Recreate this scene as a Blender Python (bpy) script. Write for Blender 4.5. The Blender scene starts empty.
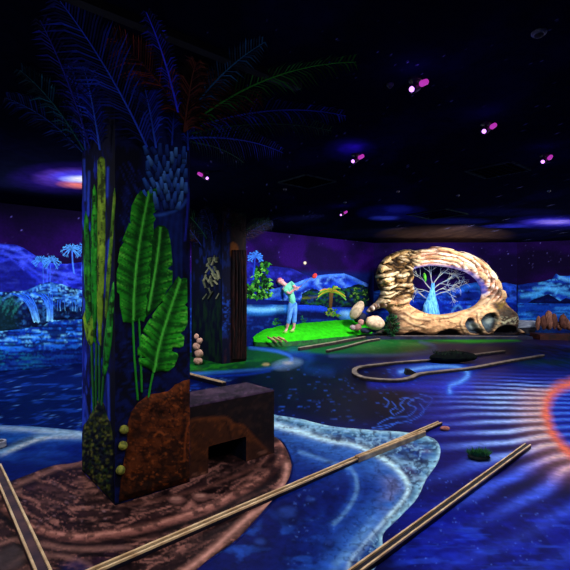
import bpy, bmesh, math, random
import numpy as np
from mathutils import Vector, Matrix
from mathutils.geometry import delaunay_2d_cdt

random.seed(7)
rng = np.random.default_rng(7)
S = bpy.context.scene
COL = S.collection
PI = math.pi

# ------------------------------------------------------------------ survey of the room
EYE, FOC, HX, HY = 1.55, 441.0, 285.0, 289.0       # eye height, focal length in px, principal point / horizon
CEIL = 3.16
U = Vector((0.762, 0.648, 0.0)).normalized()        # run of the left wall and of the columns' right faces
V = Vector((-U.y, U.x, 0.0))                        # run of the columns' left faces
NU = Vector((U.y, -U.x, 0.0))                       # out of the left wall, into the room


def ray(px, py):
    return Vector(((px - HX) / FOC, 1.0, -(py - HY) / FOC))


def F(px, py, z=0.0):                               # survey point on a level z
    y = (EYE - z) * FOC / (py - HY)
    return Vector(((px - HX) / FOC * y, y, z))


def proj(P):
    P = np.asarray(P, float)
    Y = np.maximum(P[:, 1], 0.35)
    return HX + P[:, 0] / Y * FOC, HY + (EYE - P[:, 2]) / Y * FOC


class Plane:                                        # vertical plane: point o, outward normal n
    def __init__(s, o, n):
        s.o = Vector(o)
        s.n = Vector(n).normalized()

    def at(s, px, py, h=0.0):
        d = ray(px, py)
        c = Vector((0, 0, EYE))
        t = (s.o - c).dot(s.n) / d.dot(s.n)
        return c + d * t + s.n * h


class Level:
    def __init__(s, z):
        s.z = z

    def at(s, px, py, h=0.0):
        p = F(px, py, s.z)
        p.z += h
        return p


# ------------------------------------------------------------------ colour and noise
def L(r, g, b):
    def f(c):
        c /= 255.0
        return c / 12.92 if c <= 0.04045 else ((c + 0.055) / 1.055) ** 2.4
    return np.array([f(r), f(g), f(b)])


def _h(i, j, s):
    n = (i * 374761393 + j * 668265263 + s * 1442695041) & 0x7FFFFFFF
    n = ((n ^ (n >> 13)) * 1274126177) & 0x7FFFFFFF
    return ((n ^ (n >> 16)) & 0xFFFF) / 65535.0


def vn(x, y, s=0):
    x = np.asarray(x, float)
    y = np.asarray(y, float)
    i = np.floor(x).astype(np.int64)
    j = np.floor(y).astype(np.int64)
    u = x - i
    v = y - j
    u = u * u * (3 - 2 * u)
    v = v * v * (3 - 2 * v)
    return ((_h(i, j, s) * (1 - u) + _h(i + 1, j, s) * u) * (1 - v)
            + (_h(i, j + 1, s) * (1 - u) + _h(i + 1, j + 1, s) * u) * v)


def fbm(x, y, s=0, o=4):
    t = 0
    a = 0.5
    for k in range(o):
        t = t + a * vn(x, y, s + k * 17)
        x = x * 2.03
        y = y * 2.03
        a *= 0.5
    return t / (1 - 0.5 ** o)


def ridge(x, y, s=0, o=3):
    return 1 - abs(2 * fbm(x, y, s, o) - 1)


def worley(x, y, s=0):
    i = np.floor(x).astype(np.int64)
    j = np.floor(y).astype(np.int64)
    f1 = np.full(x.shape, 9.0)
    f2 = np.full(x.shape, 9.0)
    idv = np.zeros(x.shape)
    for a in (-1, 0, 1):
        for b in (-1, 0, 1):
            cx = i + a + _h(i + a, j + b, s)
            cy = j + b + _h(i + a, j + b, s + 9)
            d = np.sqrt((x - cx) ** 2 + (y - cy) ** 2)
            n = d < f1
            f2 = np.where(n, f1, np.minimum(f2, d))
            idv = np.where(n, _h(i + a, j + b, s + 21), idv)
            f1 = np.where(n, d, f1)
    return f1, f2, idv


def ss(a, b, x):
    t = np.clip((x - a) / (b - a), 0, 1)
    return t * t * (3 - 2 * t)


def pdist(x, y, pts, closed=False):
    x = np.asarray(x, float)
    y = np.asarray(y, float)
    d = np.full(x.shape, 1e9)
    n = len(pts)
    for k in range(n if closed else n - 1):
        ax, ay = pts[k]
        bx, by = pts[(k + 1) % n]
        dx, dy = bx - ax, by - ay
        q = dx * dx + dy * dy + 1e-12
        t = np.clip(((x - ax) * dx + (y - ay) * dy) / q, 0, 1)
        d = np.minimum(d, (x - ax - t * dx) ** 2 + (y - ay - t * dy) ** 2)
    return np.sqrt(d)


def inpoly(x, y, pts):
    x = np.asarray(x, float)
    y = np.asarray(y, float)
    r = np.zeros(x.shape, bool)
    n = len(pts)
    for k in range(n):
        ax, ay = pts[k]
        bx, by = pts[(k + 1) % n]
        if ay == by:
            continue
        r ^= ((ay > y) != (by > y)) & (x < (bx - ax) * (y - ay) / (by - ay) + ax)
    return r


def crv(pts, step=3.0, closed=False):
    """Catmull-Rom through the points, resampled."""
    P = [np.array(p, float) for p in pts]
    n = len(P)
    out = []
    for k in range(n if closed else n - 1):
        if closed:
            a, b, c, d = P[k - 1], P[k], P[(k + 1) % n], P[(k + 2) % n]
        else:
            a, b, c, d = P[max(k - 1, 0)], P[k], P[k + 1], P[min(k + 2, n - 1)]
        m = max(1, int(np.linalg.norm(c - b) / step))
        for i in range(m):
            t = i / m
            out.append(0.5 * (2 * b + (c - a) * t + (2 * a - 5 * b + 4 * c - d) * t * t
                              + (3 * b - 3 * c + d - a) * t ** 3))
    if not closed:
        out.append(P[-1])
    return [tuple(q) for q in out]


def lin(pts, step=3.0, closed=True, jit=0.0):
    out = []
    n = len(pts)
    for k in range(n if closed else n - 1):
        a = np.array(pts[k], float)
        b = np.array(pts[(k + 1) % n], float)
        m = max(1, int(np.linalg.norm(b - a) / step))
        for i in range(m):
            q = a + (b - a) * i / m
            if jit:
                q = q + rng.uniform(-jit, jit, len(q))
            out.append(tuple(q))
    if not closed:
        out.append(tuple(pts[-1]))
    return out


class Paint:
    """Brush strokes of mural paint laid over survey points."""
    def __init__(s, x, y, base=(0, 0, 0)):
        s.x = np.asarray(x, float)
        s.y = np.asarray(y, float)
        s.C = np.tile(L(*base), (len(s.x), 1))

    def over(s, col, a):
        a = np.clip(a, 0, 1)[:, None] if np.ndim(a) else a
        s.C = s.C * (1 - a) + L(*col) * a

    def stroke(s, pts, w, col, a=1.0, soft=1.0):
        xs = [p[0] for p in pts]
        ys = [p[1] for p in pts]
        m = w + soft
        k = np.nonzero((s.x > min(xs) - m) & (s.x < max(xs) + m) & (s.y > min(ys) - m) & (s.y < max(ys) + m))[0]
        if len(k) == 0:
            return
        d = pdist(s.x[k], s.y[k], pts)
        t = (np.clip((w / 2 - d) / soft + 0.5, 0, 1) * a)[:, None]
        s.C[k] = s.C[k] * (1 - t) + L(*col) * t

    def poly(s, pts, col, a=1.0, soft=1.0):
        xs = [p[0] for p in pts]
        ys = [p[1] for p in pts]
        m = soft
        k = np.nonzero((s.x > min(xs) - m) & (s.x < max(xs) + m) & (s.y > min(ys) - m) & (s.y < max(ys) + m))[0]
        if len(k) == 0:
            return
        i = inpoly(s.x[k], s.y[k], pts)
        d = pdist(s.x[k], s.y[k], pts, True)
        d = np.where(i, d, -d)
        t = (np.clip(d / soft + 0.5, 0, 1) * a)[:, None]
        s.C[k] = s.C[k] * (1 - t) + L(*col) * t

    def dot(s, cx, cy, rx, ry, col, a=1.0, soft=0.4):
        k = np.nonzero((abs(s.x - cx) < rx * 2) & (abs(s.y - cy) < ry * 2))[0]
        if len(k) == 0:
            return
        d = np.sqrt(((s.x[k] - cx) / rx) ** 2 + ((s.y[k] - cy) / ry) ** 2)
        t = (np.clip((1 - d) / soft + 0.5, 0, 1) * a)[:, None]
        s.C[k] = s.C[k] * (1 - t) + L(*col) * t


# ------------------------------------------------------------------ materials
_m = {}


def paintmat(key='matte', rough=0.75, spec=0.15, var=0.25, scale=30.0, bump=0.0):
    """Painted surface: mural colour from the mesh, brush-mark variation from noise."""
    if key in _m:
        return _m[key]
    m = bpy.data.materials.new('paint_' + key)
    m.use_nodes = True
    nt = m.node_tree
    b = nt.nodes['Principled BSDF']
    at = nt.nodes.new('ShaderNodeVertexColor')
    at.layer_name = 'paint'
    tc = nt.nodes.new('ShaderNodeTexCoord')
    no = nt.nodes.new('ShaderNodeTexNoise')
    no.inputs['Scale'].default_value = scale
    no.inputs['Detail'].default_value = 4
    nt.links.new(tc.outputs['Object'], no.inputs['Vector'])
    mr = nt.nodes.new('ShaderNodeMapRange')
    mr.inputs['From Min'].default_value = 0.3
    mr.inputs['From Max'].default_value = 0.7
    mr.inputs['To Min'].default_value = 1 - var
    mr.inputs['To Max'].default_value = 1 + var
    nt.links.new(no.outputs['Fac'], mr.inputs['Value'])
    mx = nt.nodes.new('ShaderNodeVectorMath')
    mx.operation = 'SCALE'
    nt.links.new(at.outputs['Color'], mx.inputs[0])
    nt.links.new(mr.outputs['Result'], mx.inputs['Scale'])
    nt.links.new(mx.outputs[0], b.inputs['Base Color'])
    b.inputs['Roughness'].default_value = rough
    b.inputs['Specular IOR Level'].default_value = spec
    if bump:
        bp = nt.nodes.new('ShaderNodeBump')
        bp.inputs['Strength'].default_value = bump
        bp.inputs['Distance'].default_value = 0.02
        nt.links.new(no.outputs['Fac'], bp.inputs['Height'])
        nt.links.new(bp.outputs['Normal'], b.inputs['Normal'])
    _m[key] = m
    return m


def mat(name, c1, c2=None, scale=12.0, rough=0.7, spec=0.3, bump=0.15, metal=0.0, stretch=None):
    if name in _m:
        return _m[name]
    m = bpy.data.materials.new(name)
    m.use_nodes = True
    nt = m.node_tree
    b = nt.nodes['Principled BSDF']
    c2 = c2 or tuple(v * 0.6 for v in c1)
    tc = nt.nodes.new('ShaderNodeTexCoord')
    mp = nt.nodes.new('ShaderNodeMapping')
    if stretch:
        mp.inputs['Scale'].default_value = stretch
    nt.links.new(tc.outputs['Object'], mp.inputs['Vector'])
    no = nt.nodes.new('ShaderNodeTexNoise')
    no.inputs['Scale'].default_value = scale
    no.inputs['Detail'].default_value = 5
    nt.links.new(mp.outputs[0], no.inputs['Vector'])
    cr = nt.nodes.new('ShaderNodeValToRGB')
    cr.color_ramp.elements[0].position = 0.35
    cr.color_ramp.elements[1].position = 0.65
    cr.color_ramp.elements[0].color = (*L(*c2), 1)
    cr.color_ramp.elements[1].color = (*L(*c1), 1)
    nt.links.new(no.outputs['Fac'], cr.inputs[0])
    nt.links.new(cr.outputs[0], b.inputs['Base Color'])
    b.inputs['Roughness'].default_value = rough
    b.inputs['Specular IOR Level'].default_value = spec
    b.inputs['Metallic'].default_value = metal
    if bump:
        bp = nt.nodes.new('ShaderNodeBump')
        bp.inputs['Strength'].default_value = bump
        bp.inputs['Distance'].default_value = 0.02
        nt.links.new(no.outputs['Fac'], bp.inputs['Height'])
        nt.links.new(bp.outputs['Normal'], b.inputs['Normal'])
    _m[name] = m
    return m


def glow(name, col, strength):
    if name in _m:
        return _m[name]
    m = bpy.data.materials.new(name)
    m.use_nodes = True
    b = m.node_tree.nodes['Principled BSDF']
    b.inputs['Base Color'].default_value = (0.02, 0.02, 0.02, 1)
    b.inputs['Emission Color'].default_value = (*col, 1)
    b.inputs['Emission Strength'].default_value = strength
    _m[name] = m
    return m


# ------------------------------------------------------------------ object helpers
def tag(o, label=None, cat=None, group=None, kind=None):
    if label:
        o['label'] = label
    if cat:
        o['category'] = cat
    if group:
        o['group'] = group
    if kind:
        o['kind'] = kind
    return o


def thing(name, loc, label, cat, group=None):
    o = bpy.data.objects.new(name, None)
    o.empty_display_size = 0.1
    COL.objects.link(o)
    o.location = loc
    return tag(o, label, cat, group)


def obj(name, verts, faces, m, parent=None, col=None, smooth=False, loc=None):
    """One mesh object.  verts are in room coordinates; the origin goes to loc or the parent's place."""
    org = Vector(loc) if loc is not None else Vector((0, 0, 0))
    base = Vector((0, 0, 0))
    p = parent
    while p is not None:
        base = base + p.location
        p = p.parent
    A = np.asarray([tuple(v) for v in verts], float)
    A = A - np.array(base + (org if parent is None else Vector((0, 0, 0))))
    me = bpy.data.meshes.new(name)
    me.from_pydata(A.tolist(), [], [tuple(int(i) for i in f) for f in faces])
    me.materials.append(m)
    if col is not None:
        a = me.color_attributes.new('paint', 'FLOAT_COLOR', 'POINT')
        c4 = np.ones((len(A), 4))
        c4[:, :3] = np.clip(col, 0, 1)
        a.data.foreach_set('color', c4.ravel())
    me.validate()
    me.update()
    if smooth:
        me.polygons.foreach_set('use_smooth', [True] * len(me.polygons))
    o = bpy.data.objects.new(name, me)
    COL.objects.link(o)
    if parent is None:
        o.location = org
    else:
        o.parent = parent
    return o


class MB:
    """Collects closed shapes for ONE mesh part."""
    def __init__(s):
        s.v = []
        s.f = []
        s.c = []

    def add(s, v, f, c=None):
        k = len(s.v)
        s.v += [Vector(p) for p in v]
        s.f += [tuple(i + k for i in q) for q in f]
        if c is not None:
            c = np.asarray(c, float)
            s.c += [c] * len(v) if c.ndim == 1 else list(c)

    def box(s, o, a, b, c, col=None):               # corner + three edge vectors
        o, a, b, c = Vector(o), Vector(a), Vector(b), Vector(c)
        if a.cross(b).dot(c) < 0:
            a, b = b, a
        s.add([o, o + a, o + a + b, o + b, o + c, o + a + c, o + a + b + c, o + b + c],
              [(0, 3, 2, 1), (4, 5, 6, 7), (0, 1, 5, 4), (1, 2, 6, 5), (2, 3, 7, 6), (3, 0, 4, 7)], col)

    def tube(s, pts, rad, n=8, col=None, up=None):
        P = [Vector(p) for p in pts]
        R = rad if hasattr(rad, '__len__') else [rad] * len(P)
        v = []
        ref = Vector(up) if up else Vector((0.13, 0.21, 1)).normalized()
        for k, p in enumerate(P):
            t = (P[min(k + 1, len(P) - 1)] - P[max(k - 1, 0)]).normalized()
            r = ref if abs(t.dot(ref)) < 0.97 else Vector((1, 0.1, 0)).normalized()
            a = t.cross(r).normalized()
            b = t.cross(a)
            for i in range(n):
                w = 2 * PI * i / n
                v.append(p + (a * math.cos(w) + b * math.sin(w)) * R[k])
        f = []
        for k in range(len(P) - 1):
            for i in range(n):
                j = (i + 1) % n
                f.append((k * n + i, k * n + j, (k + 1) * n + j, (k + 1) * n + i))
        f.append(tuple(range(n))[::-1])
        f.append(tuple(range((len(P) - 1) * n, len(P) * n)))
        s.add(v, f, col)

    def sweep(s, pts, w, h, z0=0.0, closed=False, col=None):    # rectangular bar along a floor path
        P = [Vector((p[0], p[1], 0)) for p in pts]
        v = []
        n = len(P)
        for k, p in enumerate(P):
            if closed:
                t = P[(k + 1) % n] - P[k - 1]
            else:
                t = P[min(k + 1, n - 1)] - P[max(k - 1, 0)]
            t.normalize()
            a = Vector((-t.y, t.x, 0)) * (w / 2)
            for q, z in ((-a, z0), (a, z0), (a, z0 + h), (-a, z0 + h)):
                v.append(p + q + Vector((0, 0, z)))
        f = []
        for k in range(n if closed else n - 1):
            j = (k + 1) % n
            for i in range(4):
                f.append((k * 4 + i, j * 4 + i, j * 4 + (i + 1) % 4, k * 4 + (i + 1) % 4))
        if not closed:
            f.append((0, 1, 2, 3))
            f.append((n * 4 - 1, n * 4 - 2, n * 4 - 3, n * 4 - 4))
        s.add(v, f, col)

    def lathe(s, prof, c, n=20, axis=Vector((0, 0, 1)), col=None):
        axis = Vector(axis).normalized()
        a = axis.orthogonal().normalized()
        b = axis.cross(a)
        v = []
        for r, z in prof:
            for i in range(n):
                w = 2 * PI * i / n
                v.append(Vector(c) + axis * z + (a * math.cos(w) + b * math.sin(w)) * r)
        f = []
        for k in range(len(prof) - 1):
            for i in range(n):
                j = (i + 1) % n
                f.append((k * n + i, k * n + j, (k + 1) * n + j, (k + 1) * n + i))
        f.append(tuple(range(n))[::-1])
        f.append(tuple(range((len(prof) - 1) * n, len(prof) * n)))
        s.add(v, f, col)

    def rock(s, c, r, seed=0, rough=0.18, rot=None, sub=3, col=None, flat=None):
        bm = bmesh.new()
        bmesh.ops.create_icosphere(bm, subdivisions=sub, radius=1)
        P = np.array([v.co[:] for v in bm.verts])
        q = fbm(P[:, 0] * 1.6 + seed * 7.1 + 20, P[:, 1] * 1.6 + P[:, 2] * 1.3 + 31, seed) - 0.5
        q2 = fbm(P[:, 0] * 5 + seed + 9, P[:, 1] * 5 + P[:, 2] * 4 + 11, seed + 5) - 0.5
        P = P * (1 + rough * 2 * q + rough * 0.6 * q2)[:, None] * np.array(r)
        if flat is not None:
            P[:, 2] = np.maximum(P[:, 2], -flat * r[2])
        M = rot.to_matrix() if rot is not None else Matrix.Identity(3)
        v = [Vector(c) + M @ Vector(p) for p in P]
        f = [tuple(x.index for x in fc.verts) for fc in bm.faces]
        bm.free()
        s.add(v, f, col(P, q2) if callable(col) else col)

    def build(s, name, m, parent=None, smooth=False, loc=None):
        return obj(name, s.v, s.f, m, parent, np.array(s.c) if s.c else None, smooth, loc)


def relief(name, polys, pl, hf, cf, step=2.0, m=None, parent=None, back=None, loc=None, smooth=True, sub=None):
    """Outline(s) on a plane built as a closed raised piece: polys[0] outer, the others holes."""
    pts = []
    edges = []
    for P in polys:
        k = len(pts)
        pts += [tuple(p) for p in P]
        edges += [(k + i, k + (i + 1) % len(P)) for i in range(len(P))]
    nb = len(pts)
    xs = [p[0] for p in polys[0]]
    ys = [p[1] for p in polys[0]]
    gx, gy = np.meshgrid(np.arange(min(xs), max(xs), step), np.arange(min(ys), max(ys), step))
    gx = gx.ravel() + rng.uniform(-0.2, 0.2, gx.size) * step
    gy = gy.ravel() + rng.uniform(-0.2, 0.2, gy.size) * step
    ok = inpoly(gx, gy, polys[0])
    d = pdist(gx, gy, polys[0], True)
    for P in polys[1:]:
        ok &= ~inpoly(gx, gy, P)
        d = np.minimum(d, pdist(gx, gy, P, True))
    ok &= d > step * 0.45
    pts += list(zip(gx[ok].tolist(), gy[ok].tolist()))
    r = delaunay_2d_cdt([Vector(p) for p in pts], edges, [], 0, 1e-5)
    vc = np.array([tuple(v) for v in r[0]])
    fa = np.array([tuple(f) for f in r[2] if len(f) == 3])
    ce = vc[fa].mean(axis=1)
    ok = inpoly(ce[:, 0], ce[:, 1], polys[0])
    for P in polys[1:]:
        ok &= ~inpoly(ce[:, 0], ce[:, 1], P)
    fa = fa[ok]
    x, y = vc[:, 0], vc[:, 1]
    d = pdist(x, y, polys[0], True)
    for P in polys[1:]:
        d = np.minimum(d, pdist(x, y, P, True))
    h = hf(x, y, d) if callable(hf) else np.full(len(x), float(hf))
    C = cf(x, y)
    n = len(x)
    front = [pl.at(x[i], y[i], h[i]) for i in range(n)]
    # orient
    a, b, c = front[fa[0][0]], front[fa[0][1]], front[fa[0][2]]
    nrm = (b - a).cross(c - a)
    ref = getattr(pl, 'n', Vector((0, 0, 1)))
    F1 = [tuple(t) for t in fa] if nrm.dot(ref) > 0 else [tuple(t[::-1]) for t in fa]
    bh = back(x, y, d) if back is not None else np.zeros(n)
    if back is not None and hf is not None:
        rear = [pl.at(x[i], y[i], bh[i]) for i in range(n)]
        faces = F1 + [tuple(i + n for i in t[::-1]) for t in F1]
        cnt = {}
        for t in F1:
            for i in range(3):
                e = (t[i], t[(i + 1) % 3])
                cnt[e] = 1
        for (i, j) in list(cnt):
            if (j, i) not in cnt:
                faces.append((j, i, i + n, j + n))
        return obj(name, front + rear, faces, m, parent, np.vstack([C, C]), smooth, loc)
    # skirt to the plane
    es = {}
    for t in F1:
        for i in range(3):
            es[(t[i], t[(i + 1) % 3])] = 1
    bd = [(i, j) for (i, j) in es if (j, i) not in es]
    idx = {}
    V2 = list(front)
    C2 = [c for c in C]
    for i, j in bd:
        for q in (i, j):
            if q not in idx:
                idx[q] = len(V2)
                V2.append(pl.at(x[q], y[q], 0.0))
                C2.append(C[q])
    faces = F1 + [(j, i, idx[i], idx[j]) for i, j in bd]
    return obj(name, V2, faces, m, parent, np.array(C2), smooth, loc)


def strips(paths, pl, cf, h=0.006):
    """Painted strokes with width as a low raised mesh; paths = [(pts, w0, w1)] in survey px."""
    mb = MB()
    for pts, w0, w1 in paths:
        n = len(pts)
        v = []
        cc = []
        for k, p in enumerate(pts):
            a = np.array(pts[max(k - 1, 0)], float)
            b = np.array(pts[min(k + 1, n - 1)], float)
            t = b - a
            t /= np.linalg.norm(t) + 1e-9
            q = np.array((-t[1], t[0]))
            s = k / (n - 1)
            w = (w0 + (w1 - w0) * s) / 2
            l = np.array(p) + q * w
            r = np.array(p) - q * w
            v += [pl.at(*l, 0.0), pl.at(*l, h * 0.7), pl.at(*p, h), pl.at(*r, h * 0.7), pl.at(*r, 0.0)]
            c = cf(p[0], p[1], s)
            cc += [c * 0.8, c, c * 1.15, c, c * 0.8]
        f = []
        for k in range(n - 1):
            for i in range(4):
                f.append((k * 5 + i, (k + 1) * 5 + i, (k + 1) * 5 + i + 1, k * 5 + i + 1))
        mb.add(v, f, np.array(cc))
    return mb


MURAL = lambda: paintmat('mural', 0.85, 0.05, 0.22, 22.0)
FLOORP = lambda: paintmat('floor', 0.45, 0.03, 0.3, 16.0)

# ------------------------------------------------------------------ wall planes
WL0 = Vector((-5.32, 8.24, 0))
PL = Plane(WL0, NU)                                  # left wall
CORN = Vector((WL0.x + U.x / U.y * (15.4 - WL0.y), 15.4, 0))
BR = Vector((0.526 * 15.2, 15.2, 0))
nb_ = (BR - CORN).normalized()
PB = Plane(CORN, (nb_.y, -nb_.x, 0))                 # back wall
RR = Vector((12.6, 13.4, 0))
nr_ = (RR - BR).normalized()
PR = Plane(BR, (nr_.y, -nr_.x, 0))                   # right far wall


def wall(name, a, b, thick, cf, du=0.03, dz=0.03, nrm=None):
    a, b = Vector(a), Vector(b)
    Ln = (b - a).length
    nu, nz = max(2, int(Ln / du)), max(2, int(CEIL / dz))
    t = (b - a) / nu
    us = np.arange(nu + 1)
    zs = np.linspace(0, CEIL, nz + 1)
    P = np.zeros((nu + 1, nz + 1, 3))
    P[:, :, 0] = (a.x + t.x * us)[:, None]
    P[:, :, 1] = (a.y + t.y * us)[:, None]
    P[:, :, 2] = zs[None, :]
    P = P.reshape(-1, 3)
    x, y = proj(P)
    C = cf(x, y, P)
    f = []
    w = nz + 1
    for i in range(nu):
        for k in range(nz):
            f.append((i * w + k, (i + 1) * w + k, (i + 1) * w + k + 1, i * w + k + 1))
    n = Vector(nrm)
    V2 = [tuple(p) for p in P]
    k0 = len(V2)
    for p in (a, b, b + Vector((0, 0, CEIL)), a + Vector((0, 0, CEIL))):
        V2.append(tuple(p - n * thick))
    f.append((k0, k0 + 3, k0 + 2, k0 + 1))
    f.append((0, k0, k0 + 1, nu * w))
    f.append((nz, nu * w + nz, k0 + 2, k0 + 3))
    f.append((0, nz, k0 + 3, k0))
    f.append((nu * w, k0 + 1, k0 + 2, nu * w + nz))
    C = np.vstack([C, np.tile(C.mean(axis=0), (4, 1))])
    return tag(obj(name, V2, f, MURAL(), None, C, False, loc=(a + b) / 2), kind='structure')


def sky(x, y, P, top=(7, 3, 26), low=(33, 4, 82)):
    g = ss(200, 262, y)
    n = fbm(P[:, 0] * 0.9 + P[:, 1] * 0.6, P[:, 2] * 1.6, 3)
    p = Paint(x, y, top)
    p.over(low, g * (0.25 + 1.1 * ss(0.3, 0.75, n)))
    return p


STARS = [(rng.uniform(0, 365), rng.uniform(210, 262)) for _ in range(90)]


def left_sky(x, y, P):
    p = sky(x, y, P)
    for (sx, sy) in STARS:
        r = rng.uniform(0.3, 0.6)
        p.dot(sx, sy, r, r, (120, 110, 225), rng.uniform(0.15, 0.7))
    p.dot(305, 263, 1.3, 1.3, (255, 225, 190))
    p.over((10, 22, 90), ss(268, 276, y))
    return p.C


def back_sky(x, y, P):
    p = sky(x, y, P, (5, 3, 20), (26, 6, 74))
    for _ in range(60):
        r = rng.uniform(0.25, 0.45)
        p.dot(rng.uniform(365, 517), rng.uniform(246, 280), r, r, (130, 120, 235), rng.uniform(0.1, 0.6))
    p.over((8, 20, 92), ss(290, 300, y))
    return p.C


def right_sky(x, y, P):
    p = sky(x, y, P, (4, 2, 16), (24, 3, 62))
    for _ in range(30):
        r = rng.uniform(0.3, 0.5)
        p.dot(rng.uniform(517, 575), rng.uniform(243, 270), r * .8, r * .8, (130, 120, 225), rng.uniform(0.1, 0.5))
    p.over((8, 24, 100), ss(290, 300, y))
    return p.C


plain = lambda x, y, P: np.tile(L(10, 8, 36), (len(x), 1))
WL_far = WL0 + U * ((1.2 - WL0.y) / U.y)
wall('wall_left', WL_far, CORN, 0.15, left_sky, 0.024, 0.024, NU)
wall('wall_back', CORN, BR, 0.15, back_sky, 0.022, 0.022, PB.n)
wall('wall_right', BR, RR, 0.15, right_sky, 0.022, 0.022, PR.n)

# ------------------------------------------------------------------ floor and its painted scene
RING = crv([(640, 372), (600, 377), (570, 384), (553, 392), (546, 408), (550, 428), (562, 446), (585, 462), (640, 475), (705, 462), (738, 430), (730, 396), (690, 376)], 3, True)


def floor_paint(x, y):
    x = np.asarray(x, float)
    y = np.clip(np.asarray(y, float), 300, 1400)
    wx = (x - HX) / (y - HY) * EYE
    wy = EYE * FOC / (y - HY)
    n1 = fbm(wx * 1.3 + 40, wy * 1.3 + 9, 1)
    n2 = fbm(wx * 4 + 3, wy * 2.2 + 5, 2)
    n3 = fbm(wx * 9 + 13, wy * 4 + 25, 6, 3)
    p = Paint(x, y, (9, 15, 84))
    p.over((4, 7, 46), ss(0.35, 0.7, n1) * 0.9)
    # left lake with lighter streaks
    lf = 1 - ss(200, 300, x)
    p.over((4, 17, 74), lf * 0.85)
    p.over((26, 74, 190), lf * ss(0.58, 0.70, fbm(x / 13, (y + x * .06) / 2.2, 34)) * 0.5)
    p.over((90, 150, 235), lf * ss(0.72, 0.78, fbm(x / 9 + 3, (y + x * .06) / 1.5, 35)) * 0.45)
    p.over((5, 12, 58), lf * (1 - ss(368, 392, y)) * 0.6)
    # dark reef in the middle
    reef = crv([(240, 372), (300, 362), (350, 372), (400, 384), (432, 392), (420, 408), (385, 424), (330, 424), (280, 414), (240, 400)], 4, True)
    p.poly(reef, (3, 4, 24), 0.92, 16)
    p.poly(crv([(370, 385), (410, 388), (424, 396), (408, 408), (385, 410), (370, 398)], 4, True), (24, 17, 30), 0.6, 14)
    for k in range(150):
        cx, cy = rng.uniform(265, 425), rng.uniform(366, 424)
        a = rng.uniform(-0.6, 0.3)
        l = rng.uniform(1.5, 6) * (cy - 330) / 80
        p.stroke([(cx, cy), (cx + l * math.cos(a), cy + l * math.sin(a) * 0.6)], 0.7, (44, 100, 220), rng.uniform(0.1, 0.7), 0.7)
    for q in ([(378, 424), (390, 418), (408, 416), (416, 408), (408, 404), (416, 398), (424, 400)],
              [(372, 428), (392, 424), (412, 420), (424, 412), (420, 404)],
              [(396, 414), (404, 409), (400, 405), (405, 399)], [(420, 394), (432, 398), (428, 406), (420, 414)],
              [(384, 398), (389, 402), (386, 407)], [(366, 431), (386, 428), (398, 422)], [(400, 399), (408, 398), (414, 401)], [(392, 402), (396, 407), (390, 411), (394, 415)]):
        p.stroke(crv(q, 2), 0.8, (60, 115, 235), 0.75, 0.8)
    # far shore: violet-brown bank and grass
    p.poly([(372, 336), (640, 336), (640, 352), (470, 357), (430, 352), (395, 358), (360, 352)], (26, 18, 46), 0.85, 6)
    p.poly([(250, 342), (330, 338), (372, 334), (480, 335), (520, 340), (470, 343), (420, 343), (428, 349), (390, 354), (330, 354), (290, 352)], (15, 86, 28), 0.9, 3)
    p.poly([(415, 338), (500, 337), (520, 341), (470, 343)], (38, 128, 26), 0.8, 2)
    p.poly(crv([(352, 346), (380, 341), (418, 343), (428, 348), (400, 353), (365, 353)], 3, True), (24, 96, 40), 0.7, 3)
    p.over((70, 120, 60), ss(0.55, 0.75, n3) * (1 - ss(352, 356, y)) * ss(350, 372, x) * (1 - ss(420, 440, x)) * 0.4)
    p.stroke(crv([(420, 342), (434, 346), (430, 351), (395, 355), (330, 356)], 3), 2.5, (70, 98, 140), 0.5, 3)
    # grass island round the rear column, pale path
    isl = crv([(186, 350), (215, 343), (252, 347), (278, 352), (290, 359), (276, 367), (240, 371), (186, 375)], 3, True)
    p.poly(isl, (10, 62, 22), 0.95, 3)
    p.over((26, 110, 20), inpoly(x, y, isl) * ss(0.45, 0.7, n3) * ss(355, 366, y) * 0.7)
    p.stroke(crv([(190, 374), (240, 371), (278, 367), (292, 359), (280, 352), (250, 347.5)], 3), 2.6, (46, 100, 205), 0.75, 2.5)
    p.stroke(crv([(190, 377), (240, 375), (270, 371)], 3), 1.6, (16, 60, 190), 0.8, 2)
    p.poly(crv([(272, 365), (283, 360), (297, 359), (303, 363), (292, 368), (278, 370)], 2, True), (110, 145, 190), 0.6, 4)
    p.dot(288, 363, 5, 1.6, (170, 175, 170), 0.8, 0.8)
    p.dot(266, 364.5, 3.5, 1.3, (190, 170, 110), 0.8, 0.8)
    p.stroke(crv([(292, 352), (310, 358), (306, 368), (330, 372)], 3), 7, (20, 64, 150), 0.5, 8)
    # right: rippled sand under blue water
    rz = ss(395, 455, x) * ss(366, 388, y)
    p.over((32, 28, 128), rz * 0.9 * (1 - 0.5 * ss(455, 520, y)))
    p.over((9, 14, 112), rz * ss(455, 520, y) * 0.9)
    p.over((8, 12, 66), ss(395, 415, x) * (1 - ss(455, 480, x)) * ss(425, 445, y) * 0.45)
    rd = pdist(x, y, RING, True)
    ph = (wy + np.interp(wy, [3.2, 3.9, 5.0, 6.2], [-.55, -.42, -.10, .08]) * (wx - 2.3) + 0.30 * (fbm(wx * 0.8 + 2, wy * 0.9 + 8, 11) - 0.5)) / 0.315
    ph = ph + 0.55 * np.exp(-((rd - 6) / 26) ** 2) * np.sign(410 - y) * ss(0, 40, abs(y - 410))
    cr = 0.5 + 0.5 * np.sin(2 * PI * ph)
    cr2 = cr ** 2.2
    amp = rz * (0.25 + 0.75 * ss(430, 520, x)) * (1 - 0.35 * ss(440, 540, y)) * (0.35 + 1.2 * n1)
    p.over((60, 92, 226), amp * cr2 * 0.95)
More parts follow.
